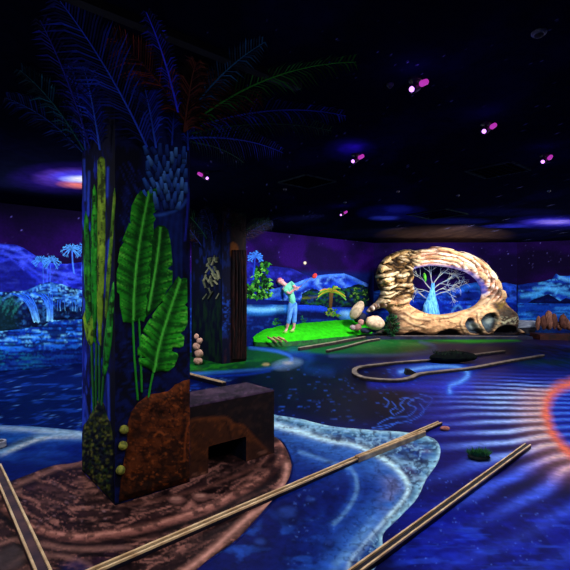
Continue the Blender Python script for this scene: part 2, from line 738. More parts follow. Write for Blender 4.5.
    br = amp * ss(425, 530, x) * (1 - ss(432, 475, y)) * ss(378, 394, y) * (.4 + 1.0 * n2)
    p.over((150, 190, 245), np.clip(br * cr ** 3 * 1.7, 0, 1))
    p.over((8, 8, 60), np.clip(amp * (1 - cr) ** 2 * 1.1, 0, 1))
    wm = np.exp(-(np.maximum(rd - 6, 0) / 22) ** 2) * ss(385, 392, y) * (1 - ss(470, 500, y))
    p.over((232, 160, 120), wm * (0.3 + 0.7 * cr) * 0.55 * rz)
    p.over((250, 200, 150), wm * cr ** 4 * 0.5 * rz)
    # the round blue pool with its coral-red rim
    inside = inpoly(x, y, RING)
    p.over((12, 46, 190), inside * 0.95)
    p.over((3, 12, 90), inside * (1 - cr) ** 2 * 0.8)
    p.over((60, 140, 245), inside * cr ** 5 * 0.6)
    rw = rd + 5 * (fbm(wx * 7, wy * 7, 33) - .5)
    p.over((226, 120, 92), np.clip((8.5 - rw) / 7, 0, 1) * 0.6)
    p.over((226, 92, 62), np.clip((4.6 - rw) / 4.5, 0, 1) * .8)
    p.over((244, 130, 92), np.clip((2.0 - rw) / 3, 0, 1) * .5)
    # swirl of light blue
    for w_, a_, c_ in ((14, 0.35, (40, 80, 235)), (5, 0.6, (60, 130, 245)), (2, 0.7, (120, 190, 255))):
        p.stroke(crv([(400, 372), (430, 367), (456, 367), (468, 373), (462, 381), (450, 386), (450, 392)], 3), w_, c_, a_, w_)
    p.stroke(crv([(372, 384), (420, 386), (470, 388)], 3), 6, (40, 50, 210), 0.5, 8)
    p.over((24, 42, 150), ss(505, 560, x) * ss(340, 352, y) * (1 - ss(362, 380, y)) * ss(0.45, 0.65, n3) * 0.8)
    p.over((12, 60, 40), ss(505, 530, x) * np.exp(-((y - 362) / 4) ** 2) * 0.5)
    # deep blue speckled foreground right
    fg = ss(380, 420, x) * ss(488, 530, y)
    p.over((14, 24, 150), fg * 0.6 * (0.4 + n1))
    p.over((6, 8, 70), fg * ss(0.5, 0.62, n2) * 0.55)
    for cx, cy in zip(rng.uniform(385, 575, 150), rng.uniform(478, 575, 150)):
        p.dot(cx, cy, rng.uniform(.5, 1.1), rng.uniform(.4, .8), (90, 130, 240), rng.uniform(.1, .55), .8)
    p.over((20, 44, 190), fg * ss(0.55, 0.75, fbm(wx * 6 + 7, wy * 16 + 4, 31, 3)) * 0.5)
    p.over((40, 80, 225), fg * ss(0.62, 0.75, fbm(wx * 5 + 1, wy * 26 + 4, 32, 3)) * 0.35)
    return p.C


def nonuni():
    xs = list(np.arange(0, 1.6, 0.009))
    while xs[-1] < 13:
        xs.append(xs[-1] * 1.0065)
    xs = np.array([-v for v in xs[:0:-1]] + xs)
    ys = [1.0]
    while ys[-1] < 17.0:
        ys.append(ys[-1] + min(max(ys[-1] ** 2 / 683 * 1.25, 0.006), 0.25))
    return xs, np.array([-1.5] + ys)


def sheet(name, z, zt, cf):
    xs, ys = nonuni()
    X, Yy = np.meshgrid(xs, ys)
    P = np.stack([X.ravel(), Yy.ravel(), np.full(X.size, z)], axis=1)
    lim = WL0.x + U.x / U.y * (P[:, 1] - WL0.y)
    x, y = proj(P)
    C = cf(x, y)
    w = len(xs)
    q = np.arange(len(ys) - 1)[:, None] * w + np.arange(w - 1)[None, :]
    q = q.ravel()
    fc = np.stack([q, q + 1, q + w + 1, q + w], axis=1)
    # keep only what lies inside the walls (a little under them)
    ce = P[fc].mean(axis=1)
    keep = (-(ce[:, 0] - WL0.x) * NU.x - (ce[:, 1] - WL0.y) * NU.y < 0.12)
    keep &= (-(ce[:, 0] - CORN.x) * PB.n.x - (ce[:, 1] - CORN.y) * PB.n.y < 0.12)
    keep &= (-(ce[:, 0] - BR.x) * PR.n.x - (ce[:, 1] - BR.y) * PR.n.y < 0.12)
    fc = fc[keep]
    used = np.unique(fc)
    remap = -np.ones(len(P), int)
    remap[used] = np.arange(len(used))
    fc = remap[fc]
    if zt < 0:
        pass
    else:
        fc = fc[:, ::-1]
    return P[used], fc, C[used]


P_, f_, C_ = sheet('floor', 0, -1, floor_paint)
tag(obj('floor', P_, f_, FLOORP(), None, C_), kind='structure')


def ceil_paint(x, y):
    y = np.minimum(y, 286.0)
    p = Paint(x, y, (5, 7, 24))
    cx = (x - HX) / (HY - y) * 1.61
    cy = 1.61 * FOC / (HY - y)
    n = fbm(cx * 1.6 + 30, cy * 0.9 + 4, 4)
    n2 = fbm(cx * 5 + 30, cy * 1.2 + 4, 8)
    p.over((9, 10, 42), ss(0.5, 0.8, n) * 0.7)
    # nebula clouds, plus light glow painted into the ceiling colour
    def neb_or_glow(c, rx, ry, cols):
        d = ((x - c[0]) / rx) ** 2 + ((y - c[1]) / ry) ** 2
        for k, (col, r, a) in enumerate(cols):
            p.over(col, np.clip(1.3 - d / r ** 2, 0, 1) * a * (0.35 + 1.3 * n2))
    neb_or_glow((74, 178), 52, 13, [((30, 14, 96), 1.2, 0.6), ((96, 60, 190), 0.75, 0.6)])
    neb_or_glow((84, 184), 26, 4.5, [((235, 120, 90), 1.0, 0.8)])
    neb_or_glow((80, 176.5), 30, 6, [((70, 70, 240), 1.0, 0.7)])
    neb_or_glow((86, 179), 26, 4, [((170, 190, 255), 1.0, 0.9), ((240, 240, 255), 0.7, 0.9)])
    neb_or_glow((350, 150), 26, 12, [((22, 12, 80), 1.0, 0.6), ((44, 30, 140), 0.5, 0.4)])  # violet lamp glow painted on the ceiling, not a cloud
    neb_or_glow((393, 213), 34, 8, [((20, 24, 120), 1.0, 0.7)])
    neb_or_glow((398, 209), 14, 4, [((40, 44, 170), 1.0, 0.6)])
    neb_or_glow((385, 218), 16, 2.2, [((60, 70, 215), 1.0, 0.8)])
    neb_or_glow((450, 221), 40, 3, [((24, 30, 110), 1.0, 0.5)])
    neb_or_glow((556, 222), 46, 7, [((22, 18, 110), 1.0, 0.7)])
    neb_or_glow((556, 222), 34, 3.8, [((70, 60, 225), 1.0, 0.9), ((160, 140, 255), 0.6, 0.8)])
    neb_or_glow((510, 226), 26, 2, [((40, 44, 180), 1.0, 0.6)])
    neb_or_glow((500, 212), 60, 4, [((14, 16, 60), 1.0, 0.6)])
    neb_or_glow((445, 236), 64, 10, [((66, 48, 42), 1.0, 0.8)])  # warm light above the arch, painted on in brown
    r2 = np.random.default_rng(3)
    for _ in range(150):
        sx, sy = r2.uniform(200, 570), r2.uniform(20, 240)
        p.dot(sx, sy, r2.uniform(0.6, 1.0), r2.uniform(0.45, 0.8), (110, 112, 170), r2.uniform(0.05, 0.6))
    return p.C


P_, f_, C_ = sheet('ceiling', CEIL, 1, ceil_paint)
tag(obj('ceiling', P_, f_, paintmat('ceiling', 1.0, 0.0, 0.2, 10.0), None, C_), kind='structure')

# dark seam batten on the ceiling, parallel to the left wall
mb = MB()
a = F(150, 27, CEIL)
a0, a1 = a - U * 1.2, a + U * 1.2
mb.box(a0 + Vector((0, 0, -0.05)), a1 - a0, NU * 0.07, Vector((0, 0, 0.05)))
tag(mb.build('trim_1', mat('dark_batten', (6, 6, 12), (3, 3, 7))), kind='structure')

# --- painted ledges on the floor: one floor mural with its painted parts
FM = thing('floor_mural', (0.4, 3.4, 0), 'painted seabed floor mural of a brown rock ledge and pale blue ice shelves', 'mural')


def patch_h(x, y, d):
    return np.full(len(x), 0.004)


LEDGE = crv([(-60, 500), (-20, 490), (0, 486), (28, 475), (53, 466), (82, 461), (130, 440), (200, 428), (262, 434),
             (280, 441), (291, 462), (288, 480), (275, 497), (256, 519), (236, 540), (208, 560), (185, 580), (150, 600), (-60, 640)], 3, True)


def ledge_paint(x, y):
    wx = (x - HX) / (y - HY) * EYE
    wy = EYE * FOC / (y - HY)
    n1 = fbm(wx * 3 + 4, wy * 3 + 9, 41)
    n2 = fbm(wx * 11 + 4, wy * 9 + 9, 42)
    p = Paint(x, y, (44, 26, 27))
    p.over((92, 60, 54), ss(0.5, 0.72, n1) * 0.7)
    p.over((22, 14, 17), ss(0.5, 0.7, n2) * 0.5)
    p.over((150, 98, 86), ss(0.66, 0.78, fbm(wx * 5 + 2, wy * 14 + 3, 44)) * 0.3)
    p.over((60, 30, 70), ss(0.5, 0.7, fbm(wx * 2, wy * 2, 45)) * (1 - ss(100, 160, x)) * 0.35)
    wv = 14 * (fbm(x / 40, y / 24, 48) - .5)
    p.over((150, 100, 88), ss(.90, .98, ridge(x / 34 + .2 * wv, (y + wv) / 7.5, 46)) * .55)
    p.over((9, 5, 8), ss(.88, .97, ridge(x / 30 + 5, (y + wv) / 6.5 + 3, 47)) * .75)
    p.over((10, 6, 9), ss(.62, .75, fbm(x / 6, y / 3.5, 49)) * .35)
    p.over((176, 120, 108), ss(.68, .76, fbm(x / 3.2, y / 2, 50)) * .2)
    lp = crv([(-30, 490), (20, 520), (74, 538), (116, 534), (158, 525), (205, 510), (240, 492), (266, 476), (282, 456)], 4)
    dl = pdist(x, y, lp)
    p.over((170, 112, 98), ss(.90, .98, ridge(x / 55 + .05 * wv, dl / 8.5 + wv * .06, 461)) * .6)
    p.over((10, 6, 9), ss(.88, .97, ridge(x / 50 + 3, dl / 8 + 4 + wv * .06, 462)) * .8)
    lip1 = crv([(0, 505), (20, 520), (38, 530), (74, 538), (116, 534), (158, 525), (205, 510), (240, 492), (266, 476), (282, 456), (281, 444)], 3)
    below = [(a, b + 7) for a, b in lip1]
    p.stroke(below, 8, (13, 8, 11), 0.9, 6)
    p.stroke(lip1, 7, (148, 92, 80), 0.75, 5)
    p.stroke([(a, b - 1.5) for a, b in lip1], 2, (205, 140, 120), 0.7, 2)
    p.over((40, 23, 23), ss(.48, .62, fbm(x / 7, y / 3, 481)) * np.exp(-(pdist(x, y, lip1) / 7) ** 2) * .8)
    lip0 = crv([(120, 506), (160, 500), (205, 488), (250, 470), (272, 455)], 3)
    p.stroke(lip0, 3, (110, 68, 58), 0.6, 3)
    p.stroke([(a, b + 4) for a, b in lip0], 4, (20, 12, 14), 0.7, 4)
    out = crv([(140, 596), (188, 569), (216, 547), (247, 519), (268, 503), (284, 482), (287, 465)], 3)
    p.stroke(out, 7, (165, 112, 98), 0.75, 6)
    p.stroke(out, 2.5, (220, 160, 140), 0.6, 3)
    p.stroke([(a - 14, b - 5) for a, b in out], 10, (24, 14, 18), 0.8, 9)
    for q in ([(6, 490), (30, 480), (60, 468), (84, 464)], [(-10, 500), (20, 492)], [(20, 560), (60, 556), (90, 566)],
              [(40, 545), (80, 550), (130, 548)], [(0, 545), (18, 540), (28, 552), (10, 566)]):
        p.stroke(crv(q, 3), 4, (150, 104, 92), 0.6, 4)
        p.stroke([(a, b + 5) for a, b in crv(q, 3)], 4, (16, 10, 14), 0.7, 4)
    p.poly([(0, 552), (14, 545), (27, 552), (22, 566), (4, 572), (-10, 566)], (66, 54, 54), 0.8, 6)
    p.poly([(60, 566), (78, 560), (100, 572), (70, 580)], (18, 24, 70), 0.7, 8)
    for cx, cy in ((177, 502), (201, 499)):                       # two pale pebbles painted before the block
        p.dot(cx, cy, 9, 5.5, (30, 18, 18), 0.9, 0.5)
        p.dot(cx, cy - 1.5, 8, 4, (120, 78, 70), 0.9, 0.5)
        p.dot(cx - 1, cy - 3, 5, 1.8, (180, 128, 112), 0.8, 0.7)
    for k in range(26):                                           # pitted bumps
        cx, cy = rng.uniform(5, 110), rng.uniform(478, 528)
        p.dot(cx, cy + 1, 2.6, 1.6, (16, 10, 14), 0.7, 0.8)
        p.dot(cx, cy - 0.8, 1.6, 0.8, (140, 104, 108), 0.6, 0.8)
    return p.C


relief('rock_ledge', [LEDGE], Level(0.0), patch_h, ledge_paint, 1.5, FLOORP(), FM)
tag(FM.children[-1] if FM.children else FM)

SHELF = crv([(255, 412), (275, 415), (300, 419), (330, 426), (370, 430), (402, 432), (430, 437), (440, 447), (438, 462), (426, 480),
             (416, 500), (396, 521), (383, 535), (383, 553), (372, 572), (340, 600), (120, 640), (170, 588), (206, 563), (236, 542), (257, 521), (277, 498), (290, 480), (292, 462), (282, 441), (262, 434)], 3, True)


def ice_paint(x, y):
    wx = (x - HX) / (y - HY) * EYE
    wy = EYE * FOC / (y - HY)
    n1 = fbm(wx * 3.2 + 14, wy * 2.6 + 9, 51)
    n2 = fbm(wx * 9 + 4, wy * 7 + 29, 52)
    p = Paint(x, y, (7, 17, 84))
    out = crv([(270, 415), (300, 419), (330, 426), (370, 430), (402, 432), (430, 437), (440, 447), (438, 462), (426, 480), (416, 500), (396, 521), (383, 535), (383, 553), (372, 572)], 3)
    rid = crv([(272, 424), (300, 432), (330, 440), (352, 444), (372, 452), (394, 466), (408, 484), (405, 499), (388, 519), (368, 541), (352, 560), (345, 580)], 3)
    d0, d1 = pdist(x, y, out), pdist(x, y, rid)
    zone = inpoly(x, y, rid + out[::-1])                            # the rough outer wedge
    p.over((24, 66, 144), zone * 0.9)
    p.over((150, 200, 220), zone * ss(0.45, 0.7, n1) * 0.6)
    p.over((126, 112, 128), zone * ss(0.5, 0.68, fbm(wx * 5, wy * 4, 55)) * ss(370, 400, x) * 0.5)
    p.over((8, 22, 72), zone * ss(0.5, 0.66, n2) * 0.75)
    p.over((205, 238, 242), np.exp(-(d0 / 2.6) ** 2) * 0.9 * (.55 + .8 * n2))
    p.over((110, 190, 215), np.exp(-(d0 / 8) ** 2) * 0.45)
    inn = ~zone
    p.over((20, 54, 150), inn * np.exp(-(d1 / 44) ** 2) * 0.7 * (.5 + n1))
    p.over((64, 124, 200), inn * np.exp(-(d1 / 20) ** 2) * (0.1 + 1.1 * n1))
    p.over((126, 124, 160), inn * np.exp(-((d1 - 14) / 9) ** 2) * ss(370, 396, x) * ss(0.4, 0.6, n1) * 0.6)
    p.over((196, 236, 244), np.exp(-(d1 / 3.2) ** 2) * 1.0 * (0.5 + n1))
    p.stroke([(a + 3.5, b - 1.5) for a, b in rid[12:]], 3.5, (14, 28, 74), 0.75, 3)
    for q, w_ in (([(348, 464), (356, 478), (356, 494), (346, 512), (334, 524)], 5), ([(300, 452), (330, 462), (348, 468)], 5),
                  ([(372, 522), (355, 545), (335, 568)], 12)):
        p.stroke(crv(q, 3), w_ * 1.8, (40, 92, 185), 0.5, w_ * 1.6)
        p.stroke(crv(q, 3), w_ * 0.6, (120, 176, 220), 0.5, w_ * 0.7)
    p.stroke(crv([(296, 446), (322, 456), (340, 470), (344, 490), (332, 512)], 3), 5, (8, 20, 86), 0.5, 7)
    for q in ([(378, 470), (392, 486), (390, 500)], [(405, 447), (418, 455), (424, 470)], [(345, 432), (366, 440), (392, 444)], [(368, 552), (378, 540), (372, 530)],
              [(282, 420), (310, 428), (340, 432)]):
        p.stroke(crv(q, 2), 1.3, (10, 26, 70), 0.7, 1.2)
    p.over((6, 12, 70), inn * ss(0.55, 0.72, n2) * ss(20, 60, d1) * 0.6)
    p.over((6, 14, 60), (zone * .75 + inn * .45) * ss(.90, .97, ridge(x / 16, y / 9, 58)))
    p.over((150, 200, 230), zone * ss(.91, .98, ridge(x / 13 + 4, y / 8, 59)) * .6)
    p.over((34, 84, 190), inn * ss(.5, .72, fbm(x / 16, y / 9, 60)) * ss(500, 540, y) * .5)
    for cx, cy, r in ((290, 517, 14), (312, 502, 7), (262, 545, 9), (330, 545, 6)):
        p.dot(cx, cy, r, r * 0.8, (7, 14, 62), 0.75, 0.8)
        p.dot(cx - r * 0.2, cy - r * 0.35, r * 0.6, r * 0.35, (40, 72, 160), 0.5, 0.9)
    for cx, cy in zip(rng.uniform(270, 360, 60), rng.uniform(470, 572, 60)):
        p.dot(cx, cy, rng.uniform(.5, 1.3), rng.uniform(.4, .9), (80, 120, 210), rng.uniform(.1, .5), .8)
    return p.C


relief('ice_shelf', [SHELF], Level(0.0), lambda x, y, d: np.full(len(x), 0.0025), ice_paint, 1.5, FLOORP(), FM)
SH2 = crv([(-70, 424), (-20, 424), (0, 425), (40, 427), (82, 431), (120, 434), (150, 440), (100, 452), (82, 463), (53, 467), (28, 476), (0, 487), (-70, 505)], 3, True)


def ice2_paint(x, y):
    wx = (x - HX) / (y - HY) * EYE
    wy = EYE * FOC / (y - HY)
    n1 = fbm(wx * 2.2 + 14, wy * 4 + 9, 61)
    p = Paint(x, y, (7, 26, 104))
    p.stroke(crv([(-60, 426), (0, 428), (40, 430), (90, 435)], 3), 7, (110, 165, 205), 0.8, 5)
    p.stroke(crv([(0, 428), (40, 431), (84, 434)], 3), 2.5, (185, 205, 215), 0.7, 2.5)
    p.stroke(crv([(-60, 440), (0, 440), (30, 436)], 3), 9, (26, 84, 165), 0.7, 8)
    p.stroke(crv([(-20, 458), (4, 452), (24, 443), (46, 437), (90, 437)], 3), 6, (120, 170, 205), 0.8, 5)
    p.stroke(crv([(2, 455), (26, 444), (46, 438), (80, 437)], 3), 2, (205, 210, 205), 0.7, 2)
    p.stroke(crv([(-10, 450), (18, 443), (32, 438)], 3), 3.5, (8, 14, 50), 0.8, 3)
    p.over((30, 80, 170), ss(0.5, 0.75, n1) * 0.5)
    p.over((5, 14, 66), ss(452, 470, y) * 0.5)
    return p.C


relief('ice_shelf', [SH2], Level(0.0), lambda x, y, d: np.full(len(x), 0.0015), ice2_paint, 2.0, FLOORP(), FM)

# ------------------------------------------------------------------ murals on the walls
ML = thing('landscape_mural', (WL0.x + U.x * 4, WL0.y + U.y * 4, 0), 'glowing blue jungle lake mural with waterfall, palms and mountains along the left wall', 'mural')


def mono(base, parts):
    """paint function: base colour + [(kind, pts, w, col, a, soft)] strokes"""
    def f(x, y):
        p = Paint(x, y, base)
        n = fbm(x / 7, y / 3.5, 71)
        for q in parts:
            if q[0] == 's':
                p.stroke(q[1], q[2], q[3], q[4], q[5])
            elif q[0] == 'p':
                p.poly(q[1], q[3], q[4], q[5])
            elif q[0] == 'r':
                p.over(q[3], ss(q[1], q[2], ridge(x / q[5][0], y / q[5][1], q[6])) * q[4])
            elif q[0] == 'n':
                p.over(q[3], ss(q[1], q[2], fbm(x / q[5][0], y / q[5][1], q[6])) * q[4])
        return p.C * (0.7 + 0.6 * n)[:, None]
    return f


H1 = 0.004
mnt1 = [(-80, 246), (-40, 238), (0, 243.5), (15, 244.5), (24, 248), (36, 256), (50, 263), (66, 264), (84, 262), (120, 268), (120, 300), (-80, 300)]
relief('mountain_range', [lin(mnt1, 4)], PL, H1, mono((20, 30, 168), [
    ('n', 0.5, 0.7, (12, 14, 104), 0.8, (9, 5), 5), ('n', 0.55, 0.7, (52, 72, 245), 0.6, (16, 3), 6),
    ('r', .86, .98, (70, 92, 255), .7, (30, 9), 301), ('r', .88, .98, (6, 8, 80), .7, (26, 8), 302),
    ('s', crv([(0, 246), (20, 252), (40, 266), (66, 275), (84, 280)], 3), 2.5, (70, 96, 255), 0.7, 2.5),
    ('s', crv([(0, 253), (18, 258), (36, 272), (70, 282)], 3), 2, (56, 80, 250), 0.6, 2.5),
    ('s', crv([(0, 258), (22, 268), (40, 280), (60, 284)], 3), 3, (40, 60, 235), 0.6, 2.5),
    ('p', [(-80, 268), (0, 262), (12, 259.5), (24, 268), (36, 282), (36, 296), (-80, 300)], 0, (14, 18, 110), 0.8, 3),
    ('s', crv([(0, 262), (12, 259.5), (24, 270)], 3), 1.5, (50, 70, 235), 0.7, 1.5)]), 1.6, MURAL(), ML)
mnt2 = [(240, 262), (256, 262), (268, 266), (280, 267), (292, 268.5), (302, 273), (318, 280), (318, 300), (240, 300)]
relief('far_ridge', [lin(mnt2, 3, jit=0.3)], PL, H1, mono((19, 22, 118), [
    ('n', 0.5, 0.65, (36, 44, 176), 0.8, (4, 3), 8), ('n', 0.5, 0.7, (8, 8, 60), 0.6, (7, 5), 9)]), 1.6, MURAL(), ML)
mnt3 = [(264, 300), (266, 291), (280, 287), (295, 283), (306, 279), (318, 275.5), (330, 274), (344, 273.5), (354, 277), (364, 282), (368.5, 284), (368.5, 304)]
relief('blue_mountain', [lin(mnt3, 3)], PL, H1 + .003, mono((24, 62, 198), [
    ('n', 0.5, 0.7, (10, 26, 126), 0.8, (6, 4), 10), ('r', .86, .98, (110, 170, 255), .6, (14, 8), 303), ('r', .86, .98, (8, 20, 110), .7, (12, 8), 304),
    ('s', crv([(268, 291), (295, 285), (318, 277), (344, 275), (362, 283)], 3), 3, (70, 130, 245), 0.8, 3),
    ('s', crv([(330, 276), (340, 283), (352, 288)], 3), 2, (84, 142, 250), 0.7, 2.5),
    ('s', crv([(320, 278), (316, 284), (322, 290), (312, 294)], 3), 2, (96, 152, 250), 0.7, 2.5),
    ('s', crv([(345, 276), (350, 282), (362, 288)], 3), 2, (14, 40, 150), 0.7, 2.5),
    ('s', crv([(272, 296), (288, 291), (300, 288), (306, 284)], 3), 3, (76, 140, 245), 0.7, 3)]), 1.4, MURAL(), ML)
# lake along the whole wall base
lake = [(-120, 338), (-60, 334), (0, 329), (40, 326), (52, 319), (84, 318), (130, 312), (246, 304), (300, 305), (368, 303), (368.5, 335.6), (300, 342.2), (246, 347.6), (84, 363.7), (0, 371.9), (-120, 383)]


def lake_paint(x, y):
    p = Paint(x, y, (10, 44, 150))
    n = fbm(x / 22, y / 1.9, 81)
    n2 = fbm(x / 9, y / 1.1, 82)
    lf = 1 - ss(120, 220, x)
    p.over((30, 112, 236), lf * ss(0.45, 0.58, n) * 1.0 * (1 - ss(345, 360, y) * 0.6))
    p.over((110, 205, 255), lf * ss(0.56, 0.66, n2) * 0.7 * (1 - ss(338, 352, y)))
    p.over((4, 16, 76), lf * ss(0.48, 0.6, fbm(x / 14, y / 1.5, 83)) * 0.9)
    p.over((4, 16, 76), lf * ss(346, 362, y + x * .1) * .6)
    p.over((20, 120, 150), lf * (1 - ss(20, 60, x)) * ss(338, 350, y) * ss(0.5, 0.7, n2) * 0.5)
    rt = 1 - lf
    p.over((6, 16, 66), rt * 0.85)
    p.over((24, 60, 160), rt * ss(0.55, 0.7, n2) * 0.6)
    p.stroke(crv([(246, 310), (262, 311), (276, 309), (290, 308)], 3), 7, (40, 130, 225), 0.8, 5)
    p.stroke(crv([(248, 309), (262, 310), (282, 308.5)], 3), 3.5, (120, 200, 250), 0.85, 3)
    p.stroke(crv([(300, 307), (320, 308), (345, 312), (368, 311)], 3), 6, (26, 66, 215), 0.9, 3)
    p.stroke(crv([(296, 316), (318, 315), (338, 318)], 3), 6, (6, 8, 50), 0.8, 4)
    p.dot(347, 315, 8, 5, (70, 150, 220), 0.8, 0.7)
    p.dot(345, 313.5, 5, 2.5, (130, 190, 235), 0.7, 0.9)
    return p.C


relief('lake', [lin(lake, 3)], PL, H1 + .004, lake_paint, 1.7, MURAL(), ML)
# rocky bank with the falls
bank = [(-120, 300), (-40, 293), (0, 292), (24, 291), (40, 284), (50, 281.5), (62, 284), (72, 288), (90, 292), (130, 294), (130, 315), (84, 319), (52, 320), (42, 326), (20, 329), (0, 331), (-120, 340)]


def bank_paint(x, y):
    p = Paint(x, y, (14, 50, 150))
    n = fbm(x / 4, y / 2.2, 91)
    p.over((70, 150, 250), ss(0.48, 0.62, n) * 0.9)
    p.over((4, 10, 50), ss(0.48, 0.6, fbm(x / 5 + 3, y / 3, 92)) * 0.9)
    p.over((120, 205, 255), ss(.92, .98, ridge(x / 9, y / 5, 93)) * .7 * (1 - ss(303, 308, y)))
    p.over((3, 8, 34), ss(303, 309, y) * 0.85)
    p.over((40, 110, 190), ss(303, 309, y) * ss(0.62, 0.72, n) * 0.6)
    gl = (1 - ss(12, 24, x)) * ss(294, 298, y)
    p.over((8, 34, 40), gl * 0.9)
    for k in range(40):
        a = rng.uniform(-8, 22)
        b = rng.uniform(296, 312)
        p.stroke([(a, b), (a - 3, b + 5)], 0.9, (36, 120, 120), 0.6, 0.8)
    for q in ([(2, 300), (10, 295), (22, 294)], [(24, 296), (40, 293), (60, 294), (80, 300)], [(30, 290), (46, 285), (60, 288)], [(50, 298), (66, 299), (82, 304)]):
        p.stroke(crv(q, 2), 1.1, (70, 160, 255), 0.7, 1.2)
    return p.C


relief('rocky_bank', [lin(bank, 3, jit=0.3)], PL, H1 + .008, bank_paint, 1.5, MURAL(), ML)


def wf(px, py, s):
    return L(30 + 90 * s * s, 96 + 100 * s * s, 245) * (0.45 + 0.9 * random.random())


paths = []
for k in range(9):
    o = k * 1.25
    paths.append((crv([(10 + o * 1.7 + random.uniform(-1, 1), 293.5 + random.uniform(-.8, 1.5)), (21 + o * 1.05, 298 + random.uniform(-.6, .6)), (29 + o * .75, 308), (33.5 + o * .62, 322.5 + random.uniform(-1, 1))], 3), .7, 1.4))
for k in range(9):
    o = k * 1.25
    paths.append((crv([(32 + o * 2.0 + random.uniform(-1, 1), 293 + random.uniform(-1, 1.5)), (42 + o * 1.0, 298 + random.uniform(-.6, .6)), (46.5 + o * .6, 308), (47 + o * .55, 321 + random.uniform(-1, 1))], 3), .7, 1.4))
for k in range(7):
    a = random.uniform(57, 84)
    paths.append(([(a, 300), (a + random.uniform(-1, 1), 306), (a + random.uniform(-1, 1), 311)], .8, .5))
strips(paths, PL, wf, 0.016).build('waterfall', MURAL(), ML)


def mural_palm(cx, cy, r, nf, tr, col, tcol, droop=0.5, pl=PL, parent=ML, h=0.018, w0=2.4):
    paths = []
    for k in range(nf):
        a = -PI / 2 + (k - (nf - 1) / 2) * (2 * PI * 0.86 / nf) + random.uniform(-.12, .12)
        rr = r * random.uniform(0.8, 1.1)
        pts = []
        for i in range(6):
            t = i / 5
            pts.append((cx + math.cos(a) * rr * t, cy + math.sin(a) * rr * t * 0.85 + droop * rr * t ** 2.4 * .7))
        paths.append((pts, w0 * .75, 0.7))
        for i in (4,):                       # leaflets along both sides
            x, y = pts[i]
            dx, dy = pts[i][0] - pts[i - 1][0], pts[i][1] - pts[i - 1][1]
            q = math.hypot(dx, dy) + 1e-6
            dx, dy = dx / q, dy / q
            for s in (-1, 1):
                paths.append(([(x, y), (x + (dx * .6 - s * dy) * r * .11, y + (dy * .6 + s * dx) * r * .11 + r * .03), (x + (dx - s * dy) * r * .15, y + (dy + s * dx) * r * .15 + r * .09)], 0.8, 0.3))
    o = strips(paths, pl, lambda x, y, s: L(*col) * (0.4 + 0.9 * s) * (0.6 + 0.6 * random.random()), h).build('palm_tree', MURAL(), parent)
    strips(tr, pl, lambda x, y, s: L(*tcol) * (0.7 + 0.5 * random.random()), h * 0.7).build('trunk', MURAL(), o)
    return o


mural_palm(40.5, 260, 8.5, 11, [(crv([(42, 259), (43, 272), (43.5, 285)], 2), 1.0, 1.3)], (70, 150, 255), (50, 90, 225))
mural_palm(51.5, 260, 9, 11, [(crv([(51, 259), (50, 272), (50, 285)], 2), 1.0, 1.3), (crv([(48, 262), (47, 274), (47, 285)], 2), .8, 1.1)], (78, 158, 255), (50, 90, 225))
mural_palm(71, 248.5, 10, 12, [(crv([(72, 249), (72.5, 262), (74, 274)], 2), 1.3, 1.6)], (84, 164, 255), (64, 120, 240))
mural_palm(85, 248, 10, 11, [(crv([(84, 249), (82.5, 262), (82, 276)], 2), 1.3, 1.8)], (70, 150, 250), (60, 110, 235))
mural_palm(255.5, 256, 8, 13, [(crv([(255, 256), (254, 268), (253, 280)], 2), 1.2, 1.8)], (60, 130, 245), (30, 60, 190), 0.3)


def mural_bush(name, pts, cols, n, leaf, parent, pl, seed, h=0.02, base=None):
    """A painted shrub: many overlapping leaf strokes inside an outline."""
    r = random.Random(seed)
    xs = [p[0] for p in pts]
    ys = [p[1] for p in pts]
    paths = []
    if base:
        pass
    tries = 0
    while len(paths) < n and tries < n * 20:
        tries += 1
        x, y = r.uniform(min(xs), max(xs)), r.uniform(min(ys), max(ys))
        if not inpoly(np.array([x]), np.array([y]), pts)[0]:
            continue
        a = r.uniform(-2.8, -0.3)
        l = leaf * r.uniform(0.6, 1.2)
        paths.append(([(x, y), (x + math.cos(a) * l * .5, y + math.sin(a) * l * .5), (x + math.cos(a) * l, y + math.sin(a) * l * .6 + l * .25)], leaf * .45, 0.3))
    cc = {}

    def cf(x, y, s):
        k = r.choice(cols)
        return L(*k) * (0.6 + 0.7 * r.random())
    mb = MB()
    for p_ in paths:
        c = cf(0, 0, 0)
        q = strips([p_], pl, lambda x, y, s: c * (0.7 + 0.5 * s), h * r.uniform(0.6, 1.1))
        mb.add(q.v, q.f, np.array(q.c))
    return mb.build(name, MURAL(), parent)


relief('dark_thicket', [lin([(300, 304), (302, 294), (312, 288), (322, 292), (334, 287), (346, 288), (356, 284), (369, 287), (369, 306), (340, 307)], 2, jit=0.6)],
       PL, .012, mono((5, 14, 40), [('n', 0.5, 0.68, (22, 74, 34), 0.8, (3, 2), 12), ('n', 0.6, 0.7, (20, 50, 120), 0.6, (4, 2), 13),
                                   ('s', [(302, 298), (316, 297.5)], 1.2, (110, 110, 30), 0.7, 1)]), 1.3, MURAL(), ML)
mural_bush('leafy_bush', [(246, 300), (246, 288), (254, 285), (256, 268), (262, 262), (267, 266), (269, 282), (271, 299)],
           [(44, 120, 36), (24, 90, 28), (10, 46, 20), (96, 176, 60), (6, 28, 18), (14, 60, 30)], 170, 7.5, ML, PL, 5)
mural_bush('leafy_bush', [(348, 300), (350, 290), (358, 288), (368, 290), (368, 302)], [(60, 110, 30), (20, 60, 24), (90, 130, 50)], 36, 4, ML, PL, 6)
mural_bush('low_plant', [(273, 325), (274, 319), (279, 320), (283, 326)], [(30, 90, 60), (40, 130, 50)], 14, 4, ML, PL, 8)
